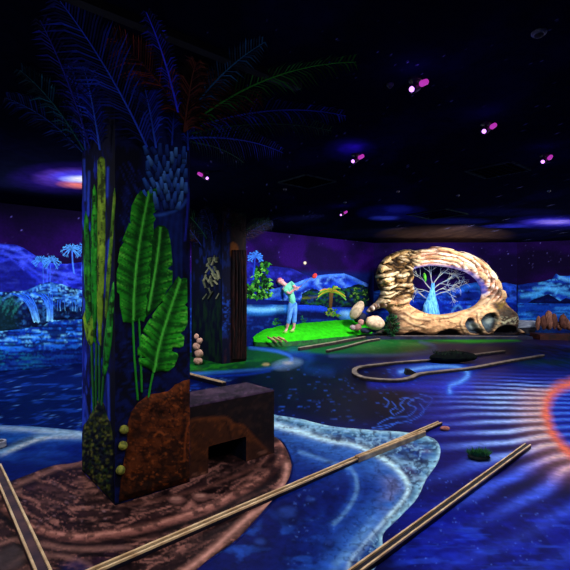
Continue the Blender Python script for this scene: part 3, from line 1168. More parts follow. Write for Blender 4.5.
mural_bush('low_plant', [(300, 323), (302, 317), (306, 319), (308, 323)], [(20, 70, 80), (30, 90, 60)], 12, 4, ML, PL, 9)
# the orange-green spiky plant
paths = []
for k in range(15):
    a = -PI * (0.02 + 0.96 * k / 14)
    rr = 15 * random.uniform(0.75, 1.05)
    pts = [(331 + math.cos(a) * rr * t, 292 + math.sin(a) * rr * t + 9 * t * t) for t in (0, .3, .6, .85, 1)]
    paths.append((pts, 1.6 + 1.2 * (k % 2), 0.9))
pc = [(96, 160, 40), (150, 150, 40), (40, 110, 40), (190, 140, 50)]
o = MB()
for i, p_ in enumerate(paths):
    c = L(*pc[i % 4])
    q = strips([p_], PL, lambda x, y, s: c * (0.45 + 0.9 * s), 0.02)
    o.add(q.v, q.f, np.array(q.c))
o = o.build('spiky_palm', MURAL(), ML)
strips([([(331, 293), (330.5, 301), (330, 308)], 4, 3)], PL, lambda x, y, s: L(90, 64, 34) * (0.6 + random.random() * .8), .022).build('trunk', MURAL(), o)
mural_bush('low_plant', [(325, 317), (327, 307), (334, 307), (337, 317)], [(60, 120, 40), (110, 130, 50), (20, 60, 30)], 24, 6, ML, PL, 11)

# back wall and right wall murals
MBk = thing('landscape_mural', ((CORN + BR) / 2), 'dark violet night mural with low blue hills behind the rock arch', 'mural')
hb = [(369.5, 292), (395, 287), (430, 292), (452, 290), (466, 284), (478, 282), (494, 284), (505, 282.5), (516.5, 285), (516.5, 304), (369.5, 304)]
relief('blue_hills', [lin(hb, 3)], PB, H1, mono((12, 34, 132), [('r', .88, .98, (50, 110, 240), .7, (18, 6), 305), ('n', 0.48, 0.7, (30, 80, 220), 0.8, (12, 3), 14), ('n', 0.55, 0.7, (5, 10, 60), 0.8, (9, 4), 15),
     ('s', crv([(462, 289), (474, 285), (484, 290)], 2), 4, (40, 120, 235), 0.8, 4)]), 1.5, MURAL(), MBk)
lb = [(369.5, 302), (430, 301), (516.5, 300), (516.5, 334.4), (369.5, 334)]
relief('lake', [lin(lb, 3)], PB, H1 + .003, mono((10, 36, 160), [('n', 0.48, 0.68, (30, 90, 235), 0.8, (14, 1.6), 16), ('n', 0.55, 0.7, (5, 12, 76), 0.8, (12, 1.6), 17),
     ('s', crv([(452, 312), (458, 305), (464, 311), (470, 306)], 2), 1.5, (90, 170, 250), 0.6, 1.5)]), 1.5, MURAL(), MBk)
MR = thing('landscape_mural', ((BR + RR) / 2), 'bright blue lake and mountain mural on the wall at far right', 'mural')
hr = [(517.6, 285), (530, 283), (540, 282), (552, 279), (556, 273.5), (560, 276), (575, 276), (600, 270), (600, 306), (517.6, 306)]
relief('mountain_range', [lin(hr, 2.5)], PR, H1, mono((12, 40, 132), [('n', 0.5, 0.7, (24, 70, 200), 0.7, (13, 3), 18), ('r', .86, .98, (80, 180, 255), .7, (22, 6), 306), ('r', .86, .98, (4, 12, 80), .8, (20, 6), 307),
     ('p', [(556, 273), (562, 280), (575, 284), (600, 280), (600, 268)], 0, (20, 100, 225), 0.8, 3),
     ('s', crv([(560, 277), (570, 280), (590, 278)], 2), 3, (100, 190, 255), 0.8, 3),
     ('s', crv([(522, 296), (536, 294), (546, 289), (556, 291), (570, 294), (590, 296)], 2), 3, (70, 170, 245), 0.9, 3),
     ('s', crv([(534, 289), (546, 288), (556, 289)], 2), 2.2, (90, 190, 255), 0.7, 2.5),
     ('s', crv([(546, 289), (540, 294), (532, 298)], 2), 2.2, (50, 150, 240), 0.8, 2.5)]), 1.4, MURAL(), MR)
relief('dark_hills', [lin([(528, 303), (534, 299), (541, 297), (548, 294), (555, 298), (560, 301), (566, 298), (574, 300), (590, 298), (590, 304)], 2)], PR, .008,
       mono((4, 10, 58), [('n', 0.5, 0.7, (10, 24, 100), 0.7, (5, 2), 19)]), 1.4, MURAL(), MR)
lr = [(517.6, 303), (560, 302.5), (600, 302), (600, 337), (571, 336.2), (517.6, 334.4)]
relief('lake', [lin(lr, 2.5)], PR, .006, mono((14, 60, 170), [('n', 0.46, 0.66, (44, 130, 230), 0.85, (16, 1.8), 20), ('n', 0.55, 0.7, (5, 16, 84), 0.8, (14, 1.5), 21),
     ('s', [(517, 329), (600, 331)], 8, (12, 16, 60), 0.8, 5)]), 1.4, MURAL(), MR)

# ------------------------------------------------------------------ near column
C0 = F(115, 506)
WR_, WL_ = 0.594, 0.793
PCR, PCL = Plane(C0, NU), Plane(C0, -U)


def box_column(name, label, c0, wr, wl, cfr, cfl, dens):
    t = thing(name, c0 + U * wr / 2 + V * wl / 2, label, 'column')
    mb = MB()
    nz = int(CEIL / dens)
    for o, d, wd, cf in ((c0, U, wr, cfr), (c0 + V * wl, -V, wl, cfl), (c0 + U * wr, V, wl, None), (c0 + U * wr + V * wl, -U, wr, None)):
        n = max(2, int(wd / dens)) if cf else 2
        m = nz if cf else 2
        vs = [o + d * (wd * i / n) + Vector((0, 0, CEIL * k / m)) for i in range(n + 1) for k in range(m + 1)]
        x, y = proj([tuple(v) for v in vs])
        C = cf(x, y) if cf else np.tile(L(8, 10, 34), (len(vs), 1))
        fs = [(i * (m + 1) + k, (i + 1) * (m + 1) + k, (i + 1) * (m + 1) + k + 1, i * (m + 1) + k + 1) for i in range(n) for k in range(m)]
        mb.add(vs, fs, C)
    mb.build('shaft', paintmat('column', 0.75, 0.12, 0.2, 18.0), t)
    return t


def near_right(x, y):
    p = Paint(x, y, (4, 5, 24))
    n = fbm(x / 7, y / 16, 101)
    p.over((10, 18, 74), ss(0.5, 0.72, n) * 0.7)
    p.over((8, 22, 84), ss(300, 340, y) * ss(0.45, 0.7, fbm(x / 5, y / 5, 102)) * 0.7)
    p.over((12, 28, 92), ss(138, 150, x) * (1 - ss(178, 188, x)) * (1 - ss(210, 300, y)) * 0.6)
    for k in range(46):                                    # dim painted needles on the left half
        a, b = rng.uniform(119, 140), rng.uniform(160, 260)
        p.stroke([(a, b), (a + 5, b + 9)], 0.9, (26, 42, 130), 0.45, 0.9)
    for k in range(12):
        a = 160 + k * 1.9
        p.stroke(crv([(a, 214), (a + 1, 250), (a, 300)], 6), 1.1, (18, 44, 120), 0.45, 1)
    p.stroke(crv([(150, 216), (165, 214), (180, 208), (186, 200)], 3), 2.6, (44, 88, 180), 0.7, 2)
    p.stroke(crv([(186, 175), (188, 200), (185, 240)], 3), 1.5, (40, 50, 190), 0.7, 1.2)
    for k in range(14):
        a, b = rng.uniform(120, 150), rng.uniform(325, 395)
        p.stroke([(a, b), (a + 6, b - 2)], 1.5, (22, 48, 130), 0.35, 1.5)
    return p.C


def near_left(x, y):
    p = Paint(x, y, (5, 8, 40))
    n = fbm(x / 4, y / 24, 111)
    p.over((20, 40, 170), ss(0.48, 0.68, n) * (1 - ss(98, 112, x) * 0.7) * ss(140, 170, y) * 0.9)
    p.over((44, 80, 230), ss(0.56, 0.7, fbm(x / 2.2, y / 15, 112)) * (1 - ss(92, 110, x)) * ss(150, 175, y) * 0.75)
    p.over((3, 4, 20), ss(104, 115, x) * 0.8)
    for q in ([(84, 160), (85, 200)], [(89, 172), (88, 215)], [(85, 420), (90, 440), (92, 452)], [(84, 395), (88, 420)], [(108, 168), (107, 196)],
              [(109, 240), (108, 262)], [(108, 375), (109, 420)]):
        p.stroke(q, 2, (52, 84, 235), 0.7, 2)
    return p.C


NC = box_column('painted_column', 'large square column in the foreground painted with green banana leaves, reeds and a brown boulder', C0, WR_, WL_, near_right, near_left, 0.012)
COLP = paintmat('column', 0.75, 0.12, 0.2, 18.0)


def leaf_paint(rib, edge, mid, dark):
    def f(x, y):
        p = Paint(x, y, mid)
        d = pdist(x, y, rib)
        r0, r1 = np.array(rib[0]), np.array(rib[-1])
        t = (r1 - r0) / np.linalg.norm(r1 - r0)
        al = (x - r0[0]) * t[0] + (y - r0[1]) * t[1]
        st = fbm((al + d * 0.45) / 1.7, d / 26, 121, 3)
        p.over(edge, ss(2, 17, d) * 0.8)
        p.over(dark, ss(0.47, 0.62, st) * 0.75)
        p.over(dark, np.exp(-((d - 4) / 3.5) ** 2) * 0.6)
        p.over((120, 235, 70), ss(0.6, 0.75, fbm((al + d * .45) / 1.3 + 9, d / 22, 122, 2)) * ss(5, 16, d) * 0.65)
        p.over((86, 205, 60), np.clip(1.6 - d, 0, 1) * 0.9)
        return p.C
    return f


G1, G2, G3 = (44, 176, 32), (24, 124, 22), (5, 46, 12)
leaves = [
    ([(158.5, 225), (164, 226), (168, 230), (171, 246), (172.3, 265), (168, 271), (172, 272), (171, 290), (172, 277), (166, 290), (161, 302), (156, 308), (146, 317), (140, 316), (140, 250), (152, 232)],
     crv([(160, 228), (156, 262), (148, 310)], 3), (34, 150, 28), (18, 100, 20), 0.012),
    ([(141, 190.5), (146, 193), (148, 190), (156, 188.5), (157, 194), (154.5, 199), (157.6, 203), (156, 211), (152.5, 214), (155.5, 219), (153, 223), (153.5, 238), (149, 241), (154, 243), (153, 262), (150.5, 265), (152.5, 268),
      (151, 292), (148, 296), (149.5, 300), (147, 312), (143.7, 321.6), (138, 320), (131, 323), (123, 322), (120, 306), (119.5, 294), (117, 292), (116.5, 272), (119, 264), (117.6, 262), (120, 248), (124, 242), (122, 241), (129, 223), (131, 224), (130, 220), (131.5, 206), (137, 195)],
     crv([(148, 192), (139, 240), (134, 282), (132.5, 320)], 3), G1, G2, 0.018),
    ([(178, 276), (181, 279.5), (183, 278), (186.7, 278.6), (187, 302), (184, 305), (187, 307), (187, 324), (184, 330), (180, 333), (184, 336), (183, 346), (179, 348), (172, 347), (171.5, 351), (177, 353), (178, 356), (174, 366), (168, 371.5), (160, 371), (153.5, 372.5), (146, 367), (139, 364.6), (138.5, 358), (146, 358), (137.5, 355), (137, 348.6), (141, 344), (139, 340), (142, 334), (150, 338), (142.5, 331), (150, 318), (153, 319), (151.5, 316), (158.5, 306), (163, 302), (161, 300), (170, 288)],
     crv([(179.5, 279), (168, 312), (158, 345), (153, 372)], 3), (50, 190, 34), (30, 140, 24), 0.024)]
stems = [crv([(138.5, 316), (140, 345), (141.5, 392)], 4), crv([(132.5, 320), (134, 355), (137.5, 400)], 4), crv([(153, 372), (150.5, 384), (148, 398)], 4)]
for (pl_, rib, e, m_, h), st in zip(leaves, stems):
    if h == 0.012:
        pl_ = [(158.5, 225), (164, 226), (168, 230), (171, 246), (172.3, 265), (167, 268.5), (172.5, 271), (172, 284), (167, 290), (161, 302), (156, 308), (146, 317), (140, 316), (140, 250), (152, 232)]
    lf = relief('banana_leaf', [lin(pl_, 2.2)], PCR, (lambda hh: lambda x, y, d: hh * (0.35 + 0.65 * np.clip(d / 5, 0, 1)))(h), leaf_paint(rib, e, m_, G3), 1.3, COLP, NC)
    strips([(rib, 1.0, 1.6)], PCR, lambda x, y, s: L(80, 196, 60), h + 0.006).build('midrib', COLP, lf)
    strips([(st, 1.7, 1.9)], PCR, lambda x, y, s: L(38, 150, 40) * (1 - .3 * s), 0.012).build('stem', COLP, lf)

# reeds on the left face
reeds = [([(98, 161), (100, 157.5), (102.5, 156.5), (105, 159), (105.5, 175), (105.5, 250), (103.5, 300), (101, 346), (98.5, 340), (97.5, 300), (98, 240)], (112, 150, 36), (150, 190, 50)),
         ([(93, 190), (94.6, 184), (97, 192), (98, 240), (97.5, 300), (96, 345), (93.5, 340), (92, 300), (91, 240)], (24, 140, 30), (60, 190, 40)),
         ([(84.5, 218), (86, 211), (88.5, 220), (90.5, 260), (92, 300), (92, 345), (90, 345), (86, 318), (84, 260)], (26, 128, 36), (60, 170, 46)),
         ([(113.5, 196), (115, 188), (115.8, 198), (113, 240), (109.5, 290), (107, 320), (105, 316), (106.5, 280), (110, 240)], (80, 128, 34), (130, 170, 50)),
         ([(112.5, 285), (114, 282), (114.6, 296), (112, 340), (108, 368), (104.6, 379), (103, 372), (104.5, 340), (109, 304)], (30, 140, 40), (70, 190, 60)),
         ([(83.3, 318), (85.5, 310), (88, 322), (94, 312), (96.5, 320), (95.5, 338), (91, 347), (87, 340)], (110, 160, 34), (150, 200, 40))]
for pts, c, c2 in reeds:
    relief('reed_leaf', [lin(pts, 2.5, jit=0.12)], PCL, (lambda x, y, d: 0.004 + 0.014 * np.clip(d / 2.5, 0, 1)),
           (lambda c, c2: lambda x, y: mono(c, [('n', .48, .62, tuple(int(v * .25) for v in c), .9, (1.4, 9), 131), ('n', .58, .7, c2, .8, (1.2, 10), 132)])(x, y))(c, c2), 1.0, COLP, NC)
for st in ([(92, 345), (93.5, 390), (95, 440)], [(97, 343), (96.5, 390), (97, 430)], [(100, 345), (100, 390), (99, 436)], [(104, 376), (102.5, 400), (101, 430)]):
    strips([(crv(st, 5), 1.6, 1.6)], PCL, lambda x, y, s: L(30, 96, 40), 0.01).build('reed_stem', COLP, NC)


def moss_paint(x, y):
    p = Paint(x, y, (6, 16, 30))
    p.over((4, 8, 26), ss(100, 113, x) * 0.6)
    for k in range(330):
        a, b = rng.uniform(83, 113), rng.uniform(398, 500)
        c = random.choice([(66, 76, 20), (44, 56, 18), (96, 104, 32), (24, 50, 22), (120, 120, 50)])
        p.dot(a, b, rng.uniform(.8, 1.5), rng.uniform(1, 2), c, rng.uniform(.4, .95), 0.7)
    return p.C


relief('moss_shrub', [lin([(82.6, 433), (84, 425), (87, 421), (90, 416), (93, 410), (97, 402), (100, 398), (104, 404), (107, 415), (111, 425), (113.6, 440), (114, 502), (82.6, 470)], 3, jit=0.4)],
       PCL, lambda x, y, d: 0.003 + 0.012 * np.clip(d / 4, 0, 1) * (0.5 + vn(x / 1.5, y / 1.8, 140)), moss_paint, 1.0, COLP, NC)
# painted palm trunk with stubby leaf bases
mb = MB()
r = random.Random(4)
for row in range(8):
    for k in range(6):
        cx = 146 + k * 7.2 + (3.5 if row % 2 else 0) + r.uniform(-1.4, 1.4)
        cy = 152 + row * 7.6 + r.uniform(-2, 2)
        if cx > 187 or cy > 212 - abs(cx - 168) * 0.5:
            continue
        a = PI / 2 - (cx - 168) / 60 + r.uniform(-.25, .25)
        l = r.uniform(4.5, 7)
        c = L(*r.choice([(40, 84, 168), (58, 108, 190), (30, 62, 140), (74, 128, 200)]))
        pts = [(cx + math.cos(a) * l * t, cy - math.sin(a) * l * t) for t in (1, .5, 0, -.5, -1)]
        q = strips([(pts, 2.6, 5.2)], PCR, lambda x, y, s: c * (1.2 - s * 1.05), 0.016 + .006 * r.random())
        mb.add(q.v, q.f, np.array(q.c))
mb.build('palm_trunk', COLP, NC)


def rockface(x, y):
    p = Paint(x, y, (84, 37, 13))
    n = fbm(x / 9, y / 9, 151)
    n2 = fbm(x / 3, y / 3, 152)
    p.over((44, 19, 8), ss(0.46, 0.62, n) * 0.9)
    p.over((140, 66, 22), ss(0.6, 0.75, n2) * 0.3)
    p.over((24, 11, 7), ss(0.6, 0.75, fbm(x / 4 + 5, y / 4, 153)) * 0.7)
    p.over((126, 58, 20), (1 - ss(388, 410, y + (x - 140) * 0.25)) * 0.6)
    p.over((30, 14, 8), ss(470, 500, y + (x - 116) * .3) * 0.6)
    p.over((20, 9, 5), ss(.55, .68, fbm(x / 5, y / 3.6, 154)) * .5)
    p.over((160, 78, 30), ss(.64, .74, fbm(x / 4 + 3, y / 2.6, 155)) * .45)
    p.over((16, 8, 5), ss(.92, .98, ridge(x / 14, y / 10, 156)) * .7)
    p.stroke(crv([(182, 420), (184, 450), (180, 486)], 3), 3, (20, 9, 6), 0.8, 4)
    p.stroke(crv([(190, 420), (185, 432), (183, 460)], 3), 1.6, (150, 70, 26), 0.6, 2)
    p.stroke(crv([(128, 436), (140, 432), (150, 436)], 3), 2, (24, 11, 7), 0.6, 3)
    p.stroke(crv([(168, 392), (160, 402), (150, 404)], 3), 1.6, (30, 14, 8), 0.5, 3)
    p.stroke(crv([(153, 435), (158, 431), (163, 434)], 2), 1.4, (170, 84, 34), 0.7, 1.5)
    return p.C


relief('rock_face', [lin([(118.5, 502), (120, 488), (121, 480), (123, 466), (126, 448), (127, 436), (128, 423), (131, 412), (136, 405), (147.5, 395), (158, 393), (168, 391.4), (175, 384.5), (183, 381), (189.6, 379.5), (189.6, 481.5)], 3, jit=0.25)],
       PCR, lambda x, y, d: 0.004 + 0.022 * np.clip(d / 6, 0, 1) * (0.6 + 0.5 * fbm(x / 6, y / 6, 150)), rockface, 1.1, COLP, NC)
for px, py in ((123.5, 430), (122.5, 446), (120, 470.5)):
    c = PCR.at(px, py, 0.0)
    mb = MB()
    mb.lathe([(0.012, 0), (0.03, .004), (0.034, .014), (0.028, .028), (0.012, .036)], c, 16, NU + Vector((0, 0, .5)), None)
    mb.build('mushroom_cap', mat('mushroom', (150, 150, 50), (80, 86, 28), 40), NC, True)


# feathery palm fronds springing from the column heads to the ceiling
def frond(p0, p1, arch, width, n, col, rcol, parent, seed, name='palm_frond', droop=0.3):
    r = random.Random(seed)
    p0, p1 = Vector(p0), Vector(p1)
    mid = (p0 + p1) / 2 + Vector((0, 0, arch))
    R = []
    for i in range(n + 1):
        t = i / n
        q = p0 * (1 - t) ** 2 + mid * 2 * t * (1 - t) + p1 * t * t
        q.z = min(q.z, CEIL - 0.03)
        R.append(q)
    mb = MB()
    mb.tube(R, [0.008 * (1 - 0.7 * i / n) for i in range(n + 1)], 5, L(*rcol))
    view = ((p0 + p1) / 2 - Vector((0, 0, EYE))).normalized()
    for i in range(1, n):
        t = (R[i + 1] - R[i - 1]).normalized()
        side = t.cross(view).normalized()
        s_ = i / n
        wl = width * (math.sin(PI * (0.12 + 0.83 * s_)) ** 0.7) * r.uniform(.8, 1.1)
        for sg in (-1, 1):
            d = (side * sg * 0.8 + t * 0.75).normalized()
            e = R[i] + d * wl + Vector((0, 0, -droop * wl * 0.3)) + view * 0.05 * r.uniform(-1, 1)
            m_ = R[i] + d * wl * 0.5 + Vector((0, 0, 0.02))
            for q in (e, m_):
                q.z = min(q.z, CEIL - 0.012)
            w = t * 0.0085
            c = L(*col) * (.12 + 1.9 * r.random() ** 2.2)  # random leaflet tone, mostly dark: shade contrast put into the colour
            b = view * 0.006
            mb.add([R[i] - w * .6, R[i] + w * .6, m_ + w, e, m_ - w, R[i] + b, m_ + b], [(0, 1, 2, 4), (4, 2, 3), (5, 1, 0), (6, 2, 1, 5), (6, 4, 3), (6, 3, 2), (5, 0, 4, 6)], c)
    return mb.build(name, COLP, parent)


def YZ(px, py, y):                       # point at depth y seen along a survey ray
    return Vector(((px - HX) / FOC * y, y, EYE - (py - HY) / FOC * y))


def fr(b, tip, yb, col, rcol, w, seed, n=30, zt=3.1, arch=0.12, parent=None):
    t = F(tip[0], tip[1], zt) if tip[1] < HY else None
    frond(YZ(b[0], b[1], yb), t, arch, w, n, col, rcol, parent or NC, seed)


BL, TE, RD, GR = (16, 36, 130), (10, 60, 80), (100, 38, 26), (22, 84, 26)
fr((147, 147), (60, 1), 3.22, (14, 32, 112), (36, 66, 190), 0.30, 1, 40)
fr((100, 150), (83, 66), 3.2, (22, 46, 170), (50, 90, 230), 0.16, 2)
fr((86, 150), (71, 62), 3.55, (18, 38, 150), (36, 66, 190), 0.16, 3)
fr((84, 150), (20, 70), 3.68, TE, (20, 80, 90), 0.17, 4)
fr((83, 152), (6, 98), 3.72, (12, 34, 104), (22, 56, 140), 0.18, 5)
fr((183, 118), (112, 38), 3.4, RD, (80, 34, 26), 0.28, 6, 34)
fr((156, 148), (139, 68), 3.24, (18, 40, 150), (36, 70, 190), 0.17, 7)
fr((172, 145), (176, 96), 3.35, (16, 36, 140), (30, 60, 180), 0.14, 8)
fr((188, 150), (186, 100), 3.45, (14, 40, 140), (30, 60, 180), 0.12, 9)
fr((90, 148), (40, 20), 3.45, (18, 20, 96), (34, 40, 150), 0.18, 10, 30)
fr((178, 112), (146, 12), 3.32, (22, 28, 130), (50, 60, 230), 0.13, 11)
fr((186, 128), (356, 62), 3.5, (20, 74, 24), (44, 130, 40), 0.20, 12, 44, arch=0.25)
fr((187, 130), (346, 116), 3.5, (18, 34, 120), (40, 66, 180), 0.18, 13, 44, arch=0.2)
fr((188, 134), (332, 131), 3.5, (12, 46, 24), (20, 70, 34), 0.18, 14, 44, arch=0.15)
fr((188, 138), (283, 153), 3.52, (18, 38, 130), (36, 70, 190), 0.22, 15, 34, arch=0.12)
fr((188, 142), (244, 163), 3.52, (16, 52, 30), (40, 90, 44), 0.2, 16, 26, arch=0.1)
fr((186, 118), (265, 42), 3.48, (10, 48, 78), (20, 76, 110), 0.16, 17, 34)
for k, tx in enumerate((196, 210, 226, 240, 262)):
    fr((184, 132), (tx, 62 + k * 9), 3.46, (70, 30, 22), (90, 44, 30), 0.2, 20 + k, 26)

# ------------------------------------------------------------------ painted block with ball tunnel
PBK = Plane(C0 + V * 0.05, NU)
b0 = C0 + U * (WR_ + 0.004) + V * 0.05
BW, BD, BH = 0.905, 0.45, 0.586
TX0, TX1, TH = 0.20, 0.58, 0.235
BK = thing('painted_block', b0 + U * BW / 2 + V * BD / 2, 'low brown box beside the foreground column, painted as rock with a small dark tunnel', 'obstacle')


def blockfront(x, y):
    p = Paint(x, y, (25, 17, 18))
    n = fbm(x / 5, y / 4, 161)
    p.over((46, 30, 26), ss(.5, .7, n) * .7)
    arch = crv([(184, 490), (184, 450), (187, 426), (194, 420), (226, 418), (232, 424), (243, 426), (252, 436), (264, 448), (272, 456)], 3)
    p.poly(arch + [(272, 500)], (64, 32, 15), .85, 5)
    p.over((100, 50, 20), inpoly(x, y, arch + [(272, 500)]) * ss(.55, .7, fbm(x / 4, y / 4, 162)) * .7)
    p.stroke(arch, 2.5, (110, 56, 24), .7, 2.5)
    for a, b in (((214, 446), (192, 428)), ((232, 440), (226, 422)), ((240, 438), (248, 426)), ((250, 440), (262, 436)), ((214, 462), (188, 460)), ((254, 450), (270, 452))):
        p.stroke([a, b], 1.4, (20, 10, 7), .8, 1.5)
    p.over((50, 30, 30), ss(455, 485, y + (x - 190) * .35) * .5)
    for k in range(10):
        a = rng.uniform(192, 268)
        b = 484 - (a - 190) * .36 - rng.uniform(1, 8)
        p.dot(a, b, 3, 1.4, (130, 84, 66), .6, .9)
    return p.C


mb = MB()
N = 56
M = 36
vs, C = [], []
us = [BW * i / N for i in range(N + 1)]
zs = [BH * k / M for k in range(M + 1)]
for u_ in us:
    for z_ in zs:
        vs.append(b0 + U * u_ + Vector((0, 0, z_)))
x, y = proj([tuple(v) for v in vs])
fs = []
for i in range(N):
    for k in range(M):
        uc, zc = (us[i] + us[i + 1]) / 2, (zs[k] + zs[k + 1]) / 2
        if TX0 < uc < TX1 and zc < TH:
            continue
        fs.append((i * (M + 1) + k, (i + 1) * (M + 1) + k, (i + 1) * (M + 1) + k + 1, i * (M + 1) + k + 1))
mb.add(vs, fs, blockfront(x, y))
Zb = Vector((0, 0, BH))
side = L(30, 22, 24)
mb.add([b0, b0 + V * BD, b0 + V * BD + Zb, b0 + Zb], [(0, 3, 2, 1)], side)
q = b0 + U * BW
mb.add([q, q + V * BD, q + V * BD + Zb, q + Zb], [(0, 1, 2, 3)], side)
q = b0 + V * BD
mb.add([q, q + U * BW, q + U * BW + Zb, q + Zb], [(0, 3, 2, 1)], side)
mb.build('body', COLP, BK)
i0 = min(range(N), key=lambda i: abs(us[i] - TX0))
i1 = min(range(N), key=lambda i: abs(us[i] - TX1))
k1 = min(range(M), key=lambda k: abs(zs[k] - TH))
ta, tb, tz = us[i0], us[i1], zs[k1]
mb = MB()
tn = [b0 + U * ta, b0 + U * ta + Vector((0, 0, tz)), b0 + U * tb + Vector((0, 0, tz)), b0 + U * tb]
dv = V * (BD - 0.03)
mb.add(tn + [p + dv for p in tn], [(0, 1, 5, 4), (1, 2, 6, 5), (2, 3, 7, 6), (4, 5, 6, 7)])
tag(mb.build('tunnel_mouth', mat('tunnel_dark', (10, 18, 50), (4, 6, 20), 22), BK), 'dark blue tunnel opening')
LV = Level(BH)


def toppaint(x, y):
    return mono((58, 40, 62), [('n', .5, .7, (96, 70, 92), .7, (10, 2), 171), ('n', .55, .7, (24, 15, 28), .8, (8, 1.6), 172)])(x, y)


q = [b0 + Zb, b0 + U * BW + Zb, b0 + U * BW + V * BD + Zb, b0 + V * BD + Zb]
x, y = proj([tuple(v) for v in q])
relief('lid', [lin(list(zip(x, y)), 3)], LV, 0.012, toppaint, 1.6, COLP, BK)

# ------------------------------------------------------------------ rear column
R0 = Vector((-0.84, 9.49, 0)) - U * 0.6
def rear_right(x, y):
    p = Paint(x, y, (4, 8, 34))
    n = fbm(x / 3, y / 8, 181)
    p.over((12, 34, 96), ss(.5, .68, n) * (1 - ss(228, 233, x)) * .8)
    p.over((26, 70, 170), ss(.55, .7, fbm(x / 3, y / 2, 182)) * ss(292, 300, y) * (1 - ss(328, 336, y)) * (1 - ss(228, 233, x)) * .8)
    tr = ss(229, 232, x)
    p.over((20, 11, 11), tr * .95)
    p.over((40, 17, 14), tr * ss(.55, .68, fbm(x / 1.5, y / 4, 183)) * .7)
    p.over((44, 16, 14), ss(335, 345, y) * ss(.45, .65, n) * .9)
    p.poly(crv([(231, 243), (235, 243), (238, 247), (238, 256), (231, 256)], 2, True), (120, 66, 14), .8, 2)
    return p.C


def rear_left(x, y):
    p = Paint(x, y, (5, 10, 26))
    p.over((14, 40, 22), ss(.45, .65, fbm(x / 2, y / 12, 185)) * ss(290, 310, y) * .9)
    p.over((16, 32, 90), ss(.5, .65, fbm(x / 2, y / 9, 186)) * (1 - ss(270, 300, y)) * .7)
    return p.C


RC = box_column('painted_column', 'dim square column standing farther back, painted as dark palm trunks', R0, 0.6, 1.3, rear_right, rear_left, 0.02)
PRR, PRL = Plane(R0, NU), Plane(R0, -U)
mb = MB()
r = random.Random(12)
for k in range(26):
    cx, cy = r.uniform(204.5, 219), r.uniform(252, 297)
    a = r.choice([1, -1]) * r.uniform(.9, 1.35)
    l = r.uniform(2.5, 4.5)
    c = L(*r.choice([(84, 90, 66), (60, 66, 48), (110, 112, 84)]))
    q = strips([([(cx - math.cos(a) * l, cy - math.sin(a) * l), (cx, cy), (cx + math.cos(a) * l, cy + math.sin(a) * l)], 1.3, 1.1)], PRL, lambda x, y, s: c, 0.03 + .02 * r.random())
    mb.add(q.v, q.f, np.array(q.c))
mb.build('bark_stubs', COLP, RC)
mb = MB()
for k in range(9):
    x0 = 232.5 + k * 1.6
    q = strips([(crv([(x0, 250), (x0 + r.uniform(-1, 1), 290), (x0 + r.uniform(-.6, .6), 335), (x0, 359)], 5), 1.3, 1.5)], PRR, lambda x, y, s: L(*r.choice([(22, 11, 10), (11, 7, 8), (40, 17, 14)])), 0.03)
    mb.add(q.v, q.f, np.array(q.c))
mb.build('vine_trunk', COLP, RC)
cc = R0 + U * .3 + V * .65
cols = [(9, 34, 18), (10, 20, 60), (38, 16, 8), (11, 38, 18), (24, 12, 8), (8, 18, 50)]
for k in range(18):
    a = 2 * PI * k / 18 + .1
    d = Vector((math.cos(a), math.sin(a), 0))
    ln = 1.15 + .4 * ((k * 7) % 5) / 4
    st = cc + Vector((d.x * .44, d.y * .44, 2.62 - .07 * (k % 3)))
    frond(st, cc + d * ln + Vector((0, 0, 3.1)), .25, .26, 24, cols[k % 6], tuple(int(v * 1.7) for v in cols[k % 6]), RC, 60 + k)

# ------------------------------------------------------------------ putting-lane rails
WOOD = mat('rail_wood', (240, 208, 156), (190, 150, 104), 9, .5, .4, .1)
WOODG = mat('kerb_wood', (170, 152, 128), (112, 98, 88), 9, .5, .4, .1)
DARKW = mat('rail_side', (22, 18, 34), (10, 8, 18), 9, .55, .3, .1)


def rail(a, b, w, h, label, body=DARKW, name='lane_rail', strip=0.018, group=None):
    a, b = Vector(a), Vector(b)
    a.z = b.z = 0.0065
    t = (b - a).normalized()
    s = Vector((-t.y, t.x, 0))
    o = thing(name, (a + b) / 2, label, 'rail')
    mb = MB()
    mb.box(a - s * w / 2, b - a, s * w, Vector((0, 0, h)))
    mb.build('board', body, o)
    for sg in (-1, 1):
        mb = MB()
        c = a + s * sg * (w / 2 - strip / 2) - s * strip / 2 + Vector((0, 0, h))
        mb.box(c, b - a, s * strip, Vector((0, 0, .012)))
        mb.build('edge_strip', WOOD, o)
    return o


rail(F(82, 582), F(440, 425), .055, .022, 'long tan-edged wooden rail running from the brown ledge to the tip of the ice shelf', strip=.015)
o = rail(F(357, 462.5), F(424, 436), .045, .04, 'short taller wooden board standing along the far end of the long rail', WOODG, 'lane_board', .014)
rail(F(349, 582), F(528, 448), .056, .024, 'tan-edged wooden rail at lower right ending on the blue rippled sand', strip=.011)
rail(F(-4, 470), F(46, 585), .075, .03, 'tan-edged wooden rail crossing the brown ledge at the lower left corner', mat('rail_side_brown', (84, 54, 56), (30, 20, 40), 6), strip=.013)
rail(F(186, 377), F(224, 387), .08, .06, 'short thin rail on the floor behind the painted block', strip=.03)
# little cup ring at the left edge
mb = MB()
c = F(-2, 447)
ring = [(c.x + .06 * math.cos(2 * PI * i / 28), c.y + .06 * math.sin(2 * PI * i / 28)) for i in range(28)]
mb.sweep(ring, .022, .05, .0065, True)
tag(mb.build('cup_ring', mat('ring_white', (190, 190, 196), (130, 130, 150), 20), None, loc=(c.x, c.y, 0)), 'small pale ring lying at the left edge of the floor', 'ring')


